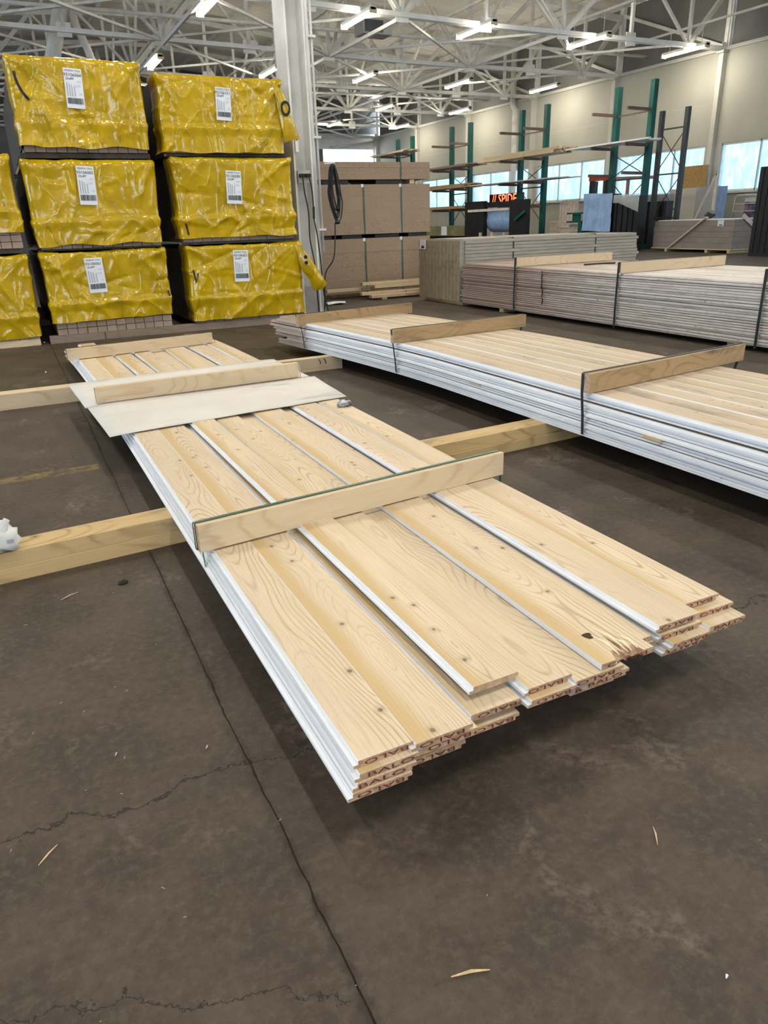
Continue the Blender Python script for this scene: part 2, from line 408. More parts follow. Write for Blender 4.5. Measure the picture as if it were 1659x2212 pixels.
def roof_z(x): return 9.5 + (1.5*(WX-x)/18 if x > 8 else 1.5*(x+12)/20)
m = MB(); ys = []; y = -12.0; k = 0
while y < YE+.4: ys.append((y, .03 if (k//2) % 2 else 0)); y += .07 if k % 2 else .16; k += 1
vs = []; fs = []
xs = [-18.2, 8, WX+.3]
for yy, dz in ys:
    for x in xs: vs.append((x, yy, roof_z(x)+dz))
for i in range(len(ys)-1):
    for j in range(2): fs.append((3*i+j, 3*i+j+1, 3*i+j+4, 3*i+j+3))
m.add(vs, fs)
roof = m.build('ceiling', DECK); tag(roof, kind='structure')
for x in (24, 21.2, 18.2, 15.1, 12.1, 9, 6, 3, 0, -3):
    MB().box((x-.05, 12, roof_z(x)-.26), (x+.05, YE, roof_z(x)-.02)).build('purlin', STEEL, roof)

# ------------------------------------------------------------------ roof trusses
ORD = ['first', 'second', 'third', 'fourth', 'fifth', 'sixth', 'seventh', 'eighth']
NX = [26, 24.0, 21.2, 18.2, 15.1, 12.1, 9.1, 6.1, 3.1, .1, -2.9, -5.9]
def truss(k, y):
    t = thing('roof_truss', (0, y, 0), 'white steel roof truss across the hall, %s one from the camera' % ORD[k], 'truss', 'roof trusses')
    zb = lambda x: ZT + .0 + max(0, (15-x))*.018
    m = MB()
    for a, b in zip(NX[:-1], NX[1:]):
        for s in (-.07, .07): m.bar((a, s, zb(a)), (b, s, zb(b)), .10, .13)
    m.build('bottom_chord', STEELB if k < 2 else STEEL, t)
    m = MB()
    for a, b in zip(NX[:-1], NX[1:]): m.bar((a, 0, roof_z(a)-.40), (b, 0, roof_z(b)-.40), .2, .2)
    m.build('top_chord', STEEL, t)
    for i, x in enumerate(NX):
        MB().box((x-.22, -.012, zb(x)-.18), (x+.22, .012, zb(x)+.22)).build('gusset', STEELB, t)
        MB().bar((x, 0, zb(x)), (x, 0, roof_z(x)-.4), .11, .11).build('vertical', STEEL, t)
        if i:
            a = NX[i-1]
            p, q = ((a, 0, roof_z(a)-.4), (x, 0, zb(x))) if i % 2 else ((a, 0, zb(a)), (x, 0, roof_z(x)-.4))
            MB().bar(p, q, .15 if i % 2 else .09, .15 if i % 2 else .09).build('diagonal', STEEL, t)
    return t
for k, y in enumerate(TY): truss(k, y)
# bracing rods between the trusses
for k in range(len(TY)-1):
    for j, (a, b) in enumerate(((1, 3), (3, 5), (5, 7), (7, 9))):
        d = thing('roof_bracing', (NX[a], TY[k], ZT), 'crossed white bracing rods, %s bay from the camera, %s pair from the window wall' % (ORD[k], ORD[j]), 'bracing', 'roof bracing')
        dx = NX[b]-NX[a]; dy = TY[k+1]-TY[k]
        z1 = max(0, (15-NX[a]))*.018; z2 = max(0, (15-NX[b]))*.018
        MB().bar((0, 0, .05+z1), (dx, dy, .05+z2), .07, .07).build('rod', STEELB if j == 1 else STEEL, d)
        MB().bar((dx, 0, -.03+z2), (0, dy, -.03+z1), .07, .07).build('rod', STEEL, d)
for k in range(len(TY)-1):
    for j, x in enumerate((18.2, 12.1, 6.1)):
        d = thing('sway_frame', (x, TY[k], ZT), 'white sway brace between trusses, %s bay away, %s line from the window wall' % (ORD[k], ORD[j]), 'bracing', 'sway braces')
        dy = TY[k+1]-TY[k]
        MB().bar((0, .12, 0), (0, dy/2, 2.6), .09, .09).build('strut', STEEL, d)
        MB().bar((0, dy-.12, 0), (0, dy/2, 2.6), .09, .09).build('strut', STEEL, d)
        MB().bar((0, .12, 0), (0, dy-.12, 0), .08, .10).build('strut', STEELB, d)

# ------------------------------------------------------------------ fluorescent strip lights
XR = [24.35, 19.6, 14.9, 10.75, 6.3]
RN = ['row beside the window wall', 'second row from the window wall', 'middle row of the hall', 'fourth row from the window wall', 'far left row above the yellow packs']
YS = [[21.9, 30.2, 37.6, 44.4], [21.8, 30.2, 37.4, 44.2], [21.7, 30.0, 37.2], [21.7, 30.0, 37.2], [21.7, 29.6, 37.2]]
ft = None
def fixture(r, k, x, y):
    t = thing('strip_light', (x, y, 6.88), 'lit fluorescent strip light, %s, %s from the camera' % (RN[r], ORD[k]), 'light', 'fluorescent strip lights')
    MB().box((-.08, 0, 0), (.08, 2.1, .10)).build('channel', CHANNEL, t)
    for s in (-.06, .06): MB().tube([(s, .06, -.035), (s, 2.04, -.035)], .028, 8).build('tube', TUBE, t, True)
    for yy in (0, 2.05): MB().box((-.11, yy, -.08), (.11, yy+.06, .06)).build('end_cap', CAP, t)
    for yy in (.3, 1.8): MB().bar((0, yy, .1), (0, yy, .68), .015, .015).build('hanger', STEEL, t)
for r, x in enumerate(XR):
    for k, y in enumerate(YS[r]): fixture(r, k, x, y)
    MB().bar((x+.0, 19.5, 7.02), (x, YE-1, 7.02), .05, .05)
    c = MB().bar((x, 19.5, 7.60), (x, YE-1, 7.60), .07, .07).build('conduit', STEEL)
    tag(c, 'long white lighting conduit over the %s' % RN[r], 'conduit', 'lighting conduits')

# pipes, ducts and heater under the roof
def pipe(name, pts, r, label, cat, mat=STEEL, group=None):
    o = MB().tube(pts, r, 12).build(name, mat, None, True); tag(o, label, cat, group); return o
t = thing('round_duct', (3, 30, 6.2), 'thick white round duct with a thinner bent branch above the top left yellow pack', 'duct')
MB().tube([(-.4, 0, 0), (0, 0, 1.1), (.45, 0, 2.4), (.6, 0, 4.0)], .24, 12).build('main_pipe', STEEL, t, True)
MB().tube([(1.15, 0, 0), (.95, 0, .85), (.68, 0, 1.55), (.62, 0, 2.4), (.6, 0, 3.4)], .13, 12).build('branch_pipe', STEEL, t, True)
pipe('ventilation_pipe', [(13.5, 37.5, 7.9), (21.2, 37.5, 7.9)], .22, 'thick white pipe lying level between the far trusses', 'pipe')
pipe('sprinkler_pipe', [(26, 26.5, 7.4), (-4, 26.5, 7.4)], .06, 'white sprinkler main crossing the hall behind the first truss', 'pipe')
pipe('sprinkler_pipe', [(26, 38.4, 7.4), (-4, 38.4, 7.4)], .06, 'white sprinkler main crossing the hall behind the third truss', 'pipe')
h = thing('unit_heater', (12.85, 26, 7.2), 'grey box unit heater hanging under the roof right of the white column', 'heater')
MB().box((-.55, -.35, 0), (.55, .35, .45)).build('casing', simple('heater_grey', (.36,.36,.35), .5), h)
MB().box((-.48, -.37, .05), (.2, -.35, .40)).build('louvre', GREY, h)
for s in (-.45, .45): MB().bar((s, 0, .45), (s, 0, 2.6), .02, .02).build('hanger', STEEL, h)
dp = MB().tube([(25.72, 35.6, 9.3), (25.72, 35.6, 6.8), (25.6, 35.2, 6.5), (25.6, 35.2, 0)], .16, 10).build('downspout', STEEL, None, True)
tag(dp, 'fat white rainwater downpipe bending down the far end of the cream wall', 'pipe')

# ------------------------------------------------------------------ boards
def board_mesh(L, wd, t, prof='ship', seg=1, bend=None, y_world=0.0, lip=.48):
    """length along +Y from 0, width along +X, thickness along +Z; materials: 0 top wood, 1 primer, 2 end"""
    c = .0012
    if prof == 'ship':
        lap = .012; h = t*lip
        P = [(0,0),(0,h),(lap,h),(lap,t-c),(lap+c,t),(wd-c,t),(wd,t-c),(wd,h),(wd-lap,h),(wd-lap,0)]
        FM = [1,1,1,1,0,1,1,1,1,1]
    else:
        P = [(0,c),(0,t-c),(c,t),(wd-c,t),(wd,t-c),(wd,c),(wd-c,0),(c,0)]; FM = [0]*8
    m = MB(); n = len(P); vs = []
    for i in range(seg+1):
        y = L*i/seg
        dx, dz = bend(y_world+y) if bend else (0, 0)
        for j, (x, z) in enumerate(P): vs.append((x+dx, y, z+dz))
    fs = []; ms = []
    for i in range(seg):
        for j in range(n):
            j2 = (j+1) % n
            fs.append((i*n+j, i*n+j2, (i+1)*n+j2, (i+1)*n+j)); ms.append(FM[j])
    fs.append(tuple(range(n))); ms.append(2); fs.append(tuple(seg*n+j for j in range(n))[::-1]); ms.append(2)
    fs = [f[::-1] for f in fs]
    m.add(vs, fs, ms)
    return m
def ragged_board(L, wd, t):
    """board whose near end is smashed: notches along the end"""
    nx = 26; m = MB(); vs = []; fs = []; ms = []
    prof = []
    for i in range(nx+1):
        u = i/nx; x = wd*u
        d = 0
        if .30 < u < .80: d = .010 + .022*abs(math.sin(u*19)) + random.uniform(0, .022)
        if .50 < u < .56: d += .075
        prof.append((x, d))
    for (x, d) in prof:
        vs += [(x, d, t), (x, d*.45, 0), (x, L, t), (x, L, 0)]
    for i in range(nx):
        o = 4*i
        fs += [(o, o+4, o+6, o+2), (o+1, o+3, o+7, o+5), (o, o+1, o+5, o+4), (o+2, o+6, o+7, o+3)]; ms += [0, 1, 2, 2]
    fs += [(0, 2, 3, 1), (4*nx, 4*nx+1, 4*nx+3, 4*nx+2)]; ms += [1, 1]
    return m.add(vs, fs, ms)
def stamp(par, x, z, h, flip, wd=.1, body='BALO'):
    me = text_mesh(body, 1.0, STAMP)
    o = link('stamp', me, par)
    o.location = (x, -.0012, z); o.rotation_euler = (PI/2, PI if flip else 0, 0)
    o.scale = (wd/2.6, h/.72, 1)
    return o
def strap_run(par, pts, wd, mat, axis=(0,1,0), th=.002, name='strap'):
    """flat strap along points, its width along axis"""
    m = MB(); a = Vector(axis)*wd/2
    pts = [Vector(p) for p in pts]; vs = []; fs = []
    for i, p in enumerate(pts):
        d = (pts[min(i+1, len(pts)-1)]-pts[max(i-1, 0)]).normalized(); nn = d.cross(Vector(axis)).normalized()*th
        vs += [p-a, p+a, p+a+nn, p-a+nn]
    for i in range(len(pts)-1):
        o = 4*i
        for j in range(4): fs.append((o+j, o+(j+1)%4, o+4+(j+1)%4, o+4+j))
    fs += [(3,2,1,0), tuple(4*(len(pts)-1)+j for j in range(4))]
    m.add(vs, fs); return m.build(name, mat, par)

# ------------------------------------------------------------------ bearers on the floor
def timber(name, p, q, hgt, dep, mat, label, cat='bearer', group=None, par=None, z=0):
    """straight timber from p to q (xy), base at z"""
    p, q = Vector((*p, 0)), Vector((*q, 0)); d = q-p; L = d.length
    mb = board_mesh(L, dep, hgt, 'rect', 1)
    o = mb.build(name, [mat, mat, ENDG], par)
    o.rotation_euler = (0, 0, math.atan2(d.y, d.x)-PI/2); o.location = (p.x, p.y, z)
    if label: tag(o, label, cat, group)
    return o
# local +X of a timber heading +X in the world points towards the camera (-Y); p is its far edge
timber('bearer', (-.75, 3.10), (1.95, 3.26), .062, .145, BEAR, 'lower of two dirty timbers under the near end of the pale board pack')
timber('bearer', (-.8, 3.095), (1.90, 3.255), .064, .14, BEAR, 'upper dirty timber on which the near part of the pale board pack lies', z=.0625)
timber('bearer', (2.02, 3.47), (4.2, 3.60), .062, .145, BEAR, 'lower of two timbers under the long white pack, by the gap between packs')
timber('bearer', (1.60, 3.46), (4.1, 3.60), .064, .14, BEAR, 'upper timber in the gap, reaching under the long white pack', z=.0625)
timber('bearer', (-.6, 6.50), (1.5, 6.51), .125, .15, LUMB, 'square pale timber under the far end of the pale board pack, left side', z=0)
timber('bearer', (1.52, 6.48), (2.72, 6.50), .125, .10, LUMB, 'square pale timber with two pen marks, in the far gap between both packs', z=0)
br = bpy.data.objects['bearer.005']
for s in (0, .055):
    o = MB().tube([(2.47+s+.02*math.sin(i*.5), 6.374, .115-.012*i) for i in range(5)], .004, 5).build('pen_mark', INK, br)
    o.matrix_parent_inverse = Matrix.LocRotScale(Vector(br.location), br.rotation_euler, None).inverted()

# ------------------------------------------------------------------ the pale board pack in front
pk = thing('pine_board_pack', (0, 0, 0), 'strapped pack of fresh pale pine boards with white edges in the foreground', 'lumber pack')
T, Z0 = .0195, .1275
def bend1(y): return (-.018*max(0, y-5.0)**1.5*.6, -.012*max(0, y-6.8)**2)
def pkboard(x, y0, y1, z, wd, rz=0, mat=PINE, st=None, rx=0, ry=0, prof='ship'):
    o = board_mesh(y1-y0, wd, T*.96, prof, 14, bend1, y0).build('board', [mat, PRIM, ENDG], pk, False, (x, y0, z))
    o.rotation_euler = (rx, ry, rz)
    if st: stamp(o, wd*.5+random.uniform(-.01, .01), T*.46, T*.62, st == 2, wd*.78)
    return o
cols = [.468+.166*i for i in range(8)]
for k in range(3):
    for i, x in enumerate(cols):
        off = (-.026, -.012, -.004)[k]
        yj = random.uniform(-.02, .05) + (.03 if i in (2, 5) else 0) + .012*i
        if i == 0: yj = -.015+.004*k
        xx = x + off + (random.uniform(-.006, .012) if i else 0) + .012*i/7*(1+k*.2)
        wd = .160
        if k == 2 and i >= 2:
            xx = (.786, .948, 1.098, 1.275, 1.452, 1.640)[i-2]; yj = (.045, .02, .03, .10, .085, .12)[i-2]; wd = (.158, .146, .172, .168, .172, .160)[i-2]
        pkboard(xx, 1.148+yj, 8.2+random.uniform(-.05, .35), Z0+T*k, wd, -.0022*i+random.uniform(-.0004, .0006), st=1+(random.random() < .6))
zt = Z0+3*T
#        x     y0     dz     wd    yaw     stamp
for x, y0, dz, wd, rz, st in ((.470, 1.160, .000, .150, -.0003, 2), (.608, 1.148, -.001, .165, -.0005, 2),
                          (.822, 1.240, .020, .148, .0030, 0), (.953, 1.190, .000, .150, -.0050, 2),
                          (1.448, 1.240, .008, .172, -.0120, 2), (1.612, 1.300, .003, .158, -.0165, 2)):
    o = pkboard(x, y0, 8.25+random.uniform(-.1, .3), zt+dz, wd, rz, st=st)
    if dz > .005: o.rotation_euler = (-.0034 if dz > .01 else -.0016, 0, rz)
e = ragged_board(6.9, .182, T*.96).build('board', [PINE, PRIM, ENDG], pk, False, (1.196, 1.182, zt+.001), -.0085)
stamp(e, .09, T*.46, T*.6, True, .15)
tag(e, 'board with a smashed splintered near end')
for sx, ln in ((.075, .11), (.105, .15), (.14, .08), (.118, .07)):
    m = MB(); m.tube([(sx, .015, T-.002), (sx+.003, .015+ln*.5, T+.003), (sx-.004, .015+ln, T-.001)], [.001, .0045, .001], 5)
    m.build('splinter', simple('torn_fibre', (.86, .72, .52), .8, .1, 60), e)
m = MB(); vs = [(.062+.013*math.cos(a)*(1+.3*math.sin(3*a)), .125+.02*math.sin(a)*(1+.25*math.cos(2*a)), T*.96+.0006) for a in [2*PI*i/12 for i in range(12)]]
m.add(vs, [tuple(range(12))]); m.build('dark_knot', simple('knot_hole', (.05, .025, .012), .9), e)
# crosspieces with straps
def crosspiece(par, p, q, hgt, dep, z, mat, label=None):
    return timber('crosspiece', p, q, hgt, dep, mat, label, None, None, par, z)
zp = zt+T
crosspiece(pk, (.428, 2.447), (1.845, 2.585), .105, .042, zp+.006, LUMB)
strap_run(pk, [(.475, 2.445, .124), (.450, 2.445, .127), (.447, 2.445, .20), (.424, 2.44, zp+.01), (.424, 2.44, zp+.112), (.44, 2.438, zp+.1135), (1.84, 2.575, zp+.1135), (1.855, 2.578, zp+.10), (1.86, 2.58, .13)], .016, STRAPG)
crosspiece(pk, (.375, 5.165), (1.835, 5.215), .108, .045, zp+.016, LUMB)
strap_run(pk, [(.47, 5.15, .124), (.445, 5.15, .127), (.442, 5.15, .2), (.368, 5.15, zp+.02), (.368, 5.15, zp+.119), (.38, 5.15, zp+.1205), (1.835, 5.19, zp+.1205), (1.85, 5.19, zp+.1), (1.86, 5.19, .13)], .016, STEELB)
crosspiece(pk, (.345, 7.25), (1.735, 7.47), .10, .05, zp+.004, LUMB)
strap_run(pk, [(.42, 7.22, .122), (.395, 7.22, .127), (.39, 7.22, .2), (.338, 7.22, zp+.01), (.338, 7.22, zp+.105), (.36, 7.23, zp+.1065), (1.735, 7.44, zp+.1065), (1.75, 7.44, zp+.1), (1.78, 7.44, .13)], .014, STRAPD)

# card sheets across the pack
def sheet(name, corners, z, label, droop):
    m = MB(); nu, nv = 16, 8; a, b, c, d = [Vector((*p, 0)) for p in corners]
    vs = []
    for s in (0, 1):
        for j in range(nv+1):
            for i in range(nu+1):
                u, v = i/nu, j/nv
                p = (a*(1-u)+b*u)*(1-v)+(d*(1-u)+c*u)*v
                dz = .004*mnoise.noise(p*3) - droop*max(0, .455-p.x)**1.5*3 - .2*max(0, p.x-1.87)**1.5
                vs.append((p.x, p.y, z+dz+.003*s))
    N = (nu+1)*(nv+1); fs = []
    for j in range(nv):
        for i in range(nu):
            q = j*(nu+1)+i
            fs += [(q, q+nu+1, q+nu+2, q+1), (N+q, N+q+1, N+q+nu+2, N+q+nu+1)]
    rim = [i for i in range(nu+1)] + [j*(nu+1)+nu for j in range(1, nv+1)] + [nv*(nu+1)+i for i in range(nu-1, -1, -1)] + [j*(nu+1) for j in range(nv-1, 0, -1)]
    for i, r in enumerate(rim):
        r2 = rim[(i+1) % len(rim)]; fs.append((r, r2, N+r2, N+r))
    m.add(vs, fs); o = m.build(name, CARD, None, True); tag(o, label, 'card sheet'); return o
sheet('card_sheet', [(.345, 4.235), (1.885, 4.39), (1.96, 5.165), (.31, 5.09)], zp+.010, 'large grey white card sheet on the boards, near side of the middle crosspiece', .05)
sheet('card_sheet', [(.298, 5.11), (1.93, 5.2), (1.945, 6.10), (.262, 6.02)], zp+.006, 'smaller grey white card sheet on the boards beyond the middle crosspiece', .05)

# ------------------------------------------------------------------ long white-edged pack on the right
p2 = thing('primed_board_pack', (0, 0, 0), 'long low strapped pack of white edged boards on timbers, right of the pale pack', 'lumber pack')
def sst(a, b, x):
    t = max(0, min(1, (x-a)/(b-a))); return t*t*(3-2*t)
def bend2(y): return (-.02*max(0, y-2.5)*.3 - .20*sst(4.6, 7.6, y), -.06*sst(6.5, 9.0, y))
NL = 9; T2 = .0285; LP2 = .48
for k in range(NL):
    gap = (.012 if k >= 4 else 0) + (.006 if k >= 7 else 0)
    z = .1275 + k*T2*.93 + gap
    for i in range(8 if k == NL-1 else 2):
        xo = 2.765 + i*.1475 + (random.uniform(-.010, .010) if i == 0 else random.uniform(-.002, .006))
        if k in (3, 7): xo += .014 if i == 0 else 0
        y0 = random.uniform(.15, .3); y1 = 7.95 + random.uniform(-.25, .12) - (.25 if k < 3 else 0)
        o = board_mesh(y1-y0, .146, T2*.80, 'ship', 24, bend2, y0, .86 if i else .45).build('board', [PINEG, PRIMD, ENDG], p2, False, (xo, y0, z))
zp2 = .1275 + (NL-1)*T2*.93 + .018 + T2*.86
# inner boards, seen only as ends
for k in range(NL-1):
    z = .1275 + k*T2*.93 + (.012 if k >= 4 else 0) + (.006 if k >= 7 else 0)
    y1 = 7.9+random.uniform(-.25, .1)
    for i in range(2, 8):
        board_mesh(y1-.3, .146, T2*.86, 'ship', 10, bend2, .3).build('board', [PINEG, PRIMD, ENDG], p2, False, (2.765+i*.1475, .3, z))
for (p, q, yl, dz) in (((2.735, 3.05), (4.20, 3.235), 3.05, 0), ((2.685, 5.285), (4.08, 5.40), 5.27, -.002), ((2.49, 6.98), (3.90, 7.20), 6.97, -.028)):
    crosspiece(p2, p, q, .108, .05, zp2+.002+dz, BUNKO)
    bx, bz = bend2(yl); x = 2.765+bx-.006; zt2 = zp2+.112+dz
    strap_run(p2, [(x+.03, yl, .127+bz), (x+.004, yl, .14+bz), (x-.004, yl, .25+bz), (x-.02, yl, zp2+dz), (p[0]-.002, yl, zt2-.006), (p[0]+.01, yl, zt2), (q[0]-.01, q[1]-.03, zt2), (q[0]+.003, q[1]-.03, zt2-.01), (q[0]-.05, q[1]-.03, .3)], .02, STRAPD)
MB().box((2.755, 2.48, .232), (2.86, 2.60, .248)).build('shim', BEAR, p2)
MB().box((2.758, 4.10, .232), (2.86, 4.22, .246)).build('shim', BEAR, p2)

# ------------------------------------------------------------------ weathered grey board stack
p3 = thing('weathered_board_stack', (0, 0, 0), 'tall strapped stack of weathered grey brown boards behind the white edged pack', 'lumber pack')
NL3 = 23; T3 = .0262
for k in range(NL3):
    for i in range(9 if k == NL3-1 else 1):
        xo = 6.40 + i*.195 + random.uniform(-.014, .014) + (random.choice((0, 0, .025)) if i == 0 else 0)
        y0 = 1.4+random.uniform(-.1, .1); y1 = 10.08+random.uniform(-.06, .03)
        o = board_mesh(y1-y0, .192, T3*random.uniform(.70, .90), 'rect', 1).build('board', [GREYW, GREYW, ENDG2], p3, False, (xo, y0, .055+k*T3), random.uniform(-.0008, .0008))
MB().box((6.6, 1.6, .055), (8.1, 9.9, .055+(NL3-1)*T3-.003)).build('inner_boards', GREYW, p3)
MB().box((6.45, 9.0, 0), (8.1, 9.1, .054)).build('runner', BEAR, p3); MB().box((6.45, 5.0, 0), (8.1, 5.1, .054)).build('runner', BEAR, p3)
zg = .055+NL3*T3
for (yl, lab) in ((8.62, 0), (6.62, 0), (4.70, 0)):
    crosspiece(p3, (6.38, yl+.05), (8.12, yl+.05), .115, .05, zg+.002, LUMB)
    strap_run(p3, [(6.37, yl+.02, .04), (6.365, yl+.02, .3), (6.366, yl+.02, zg+.118), (6.38, yl+.02, zg+.120), (8.12, yl+.02, zg+.12)], .03, STRAPD)
tb = MB().tube([(7.05, 8.0, zg+.012), (7.3, 8.0, zg+.014), (7.55, 7.95, zg+.012)], .012, 6)
tag(tb.build('strap_scrap', BLACKP), 'short black strap scrap lying on top of the weathered stack', 'scrap')
m = MB()
for (a, b, zz) in ((.55, .62, 0), (.40, .55, 0), (.30, .42, .02), (.2, .28, .03)):
    m.tube([(6.372, 8.05-zz, b), (6.36, 8.02-zz, (a+b)/2), (6.375, 8.05-zz, a)], .008, 5)
m.build('loose_strap_end', BLACKP, p3)

# ------------------------------------------------------------------ siding pack behind it
p4 = thing('siding_pack', (0, 0, 0), 'tan siding board pack with paper tag, end facing the particleboard packs', 'lumber pack')
SID = simple('siding_tan', (.30, .235, .15), .75, .12, 6); SIDG = simple('siding_grey', (.29, .27, .235), .7, .14, 8, stretch=(.5, 4, 4))
for i in range(12):
    for k in range(9):
        y = 10.15 + i*.111; z = .06+k*.1025
        ln = 3.70+random.uniform(-.04, .04); d = random.uniform(-.006, .006)
        MB().box((6.42+d, y+.007, z+.0006), (6.42+ln, y+.104, z+.1019), [1,1,1,1,1,0]).build('siding_board', [SID, SIDG], p4)
for k in range(18): MB().box((6.50, 10.128+random.uniform(-.008, .006), .068+k*.051), (10.1+random.uniform(-.06, .06), 10.148, .068+k*.051+.045)).build('edge_strip', SIDG, p4)
MB().box((6.5, 10.2, .983), (9.2, 11.3, 1.0)).build('top_sheet', SIDG, p4)
for x in (7.42, 9.14): strap_run(p4, [(x, 10.13, .05), (x, 10.13, .98), (x-.01, 10.16, 1.004), (x-.1, 10.5, 1.006)], .03, STRAPD, (1,0,0))
lb = MB().box((6.405, 11.22, .84), (6.412, 11.42, .99)).build('tag', PAPER, p4)
MB().box((6.402, 11.27, .855), (6.405, 11.36, .895)).build('print', INK, lb)
MB().box((6.5, 10.2, 0), (10, 11.4, .055)).build('skid', BEAR, p4)

# ------------------------------------------------------------------ particleboard packs, tiers
strapx = (6.03, 6.80)
for k, (z0, z1, nm) in enumerate(((.06, 1.02, 'bottom pack of tan particleboard panels on the floor, right of the white column'),
                              (1.09, 1.925, 'middle pack of tan particleboard panels, between two layers of blocks'),
                              (2.005, 2.29, 'thin top pack of tan particleboard panels on the tall stack'))):
    t = thing('particleboard_pack', (5.0, 12.8, z0), nm, 'panel pack', 'particleboard packs')
    xs = [5.0, 6.03, 6.80, 7.41] if k < 2 else [5.0, 7.41]
    n = 4 if k < 2 else 3
    hh = (z1-z0)/n
    for i in range(n):
        e = random.uniform(-.004, .004)
        MB().box((0+e, e, i*hh), (2.41+e, 1.2, (i+1)*hh-.001)).build('panels', MDF, t)
    for x in (strapx if k < 2 else (6.80,)):
        strap_run(t, [(x-5, -.006, 0), (x-5, -.006, z1-z0), (x-5, .05, z1-z0+.003), (x-5, 1.2, z1-z0+.003)], .03, STRAPG, (1,0,0))
        if k < 2: MB().box((x-5-.05, -.012, z1-z0-.05), (x-5+.0, -.004, z1-z0+.004)).build('corner_guard', PAPER, t)
for z, sp in ((1.024, ((5.05, 5.38), (5.58, 5.98), (6.25, 6.75), (6.95, 7.35))), (1.932, ((5.25, 5.75), (6.3, 6.85), (7.0, 7.1)))):
    for i, (a, b) in enumerate(sp):
        o = MB().box((a, 12.83, z), (b, 13.95, z+(.063 if z < 1.5 else .07))).build('dunnage_block', BLACK if b-a > .2 else LUMB)
        tag(o, 'dark spacer block in the %s gap of the particleboard stack, %s from the column' % ('lower' if z < 1.5 else 'upper', ORD[i]), 'spacer', 'particleboard spacers')
o = MB().box((5.1, 12.9, 0), (7.3, 13.9, .058)).build('skid', BEAR); tag(o, 'dark timber skid under the particleboard stack', 'skid')
# loose boards at its foot
for i, (p, q, z, lab) in enumerate((((5.10, 12.62), (7.4, 12.66), .13, 'long pale stud on the loose pile at the foot of the particleboard, at the back'),
                             ((5.75, 12.50), (7.4, 12.55), .225, 'topmost short stud of the loose pile by the particleboard'),
                             ((5.95, 12.40), (7.4, 12.42), .17, 'front upper stud of the loose pile by the particleboard'),
                             ((5.62, 12.25), (7.4, 12.22), .075, 'middle board of the loose pile by the particleboard'),
                             ((5.75, 12.12), (7.4, 12.10), .03, 'lowest front board of the loose pile by the particleboard'))):
    timber('stud', p, q, .05, .11, LUMB, lab, 'board', None, None, z)
for x in (5.95, 7.0):
    o = MB().box((x, 12.0, 0), (x+.1, 12.6, .03)).build('batten', BEAR); tag(o, 'batten on the floor under the loose boards, %s side' % ('left' if x < 6.5 else 'right'), 'batten')
    o = MB().box((x, 12.28, .126), (x+.1, 12.6, .13)).build('batten', BEAR); tag(o, 'thin packing strip between the loose boards, %s side' % ('left' if x < 6.5 else 'right'), 'batten')
o = MB()
for i in range(14):
    a = i/14*2*PI; r = .14+.06*math.sin(i*2.3); o.v.append((4.95+.35*r/.14*math.cos(a)*.6, 11.85+.16*math.sin(a)*r/.14, .004+.03*abs(math.sin(i))))
o.v.append((4.95, 11.85, .05)); 
for i in range(14): o.f.append((i, (i+1) % 14, 14)); o.m.append(0)
tag(o.build('plastic_scrap', PAPER), 'white plastic scrap on the floor at the foot of the column', 'scrap')

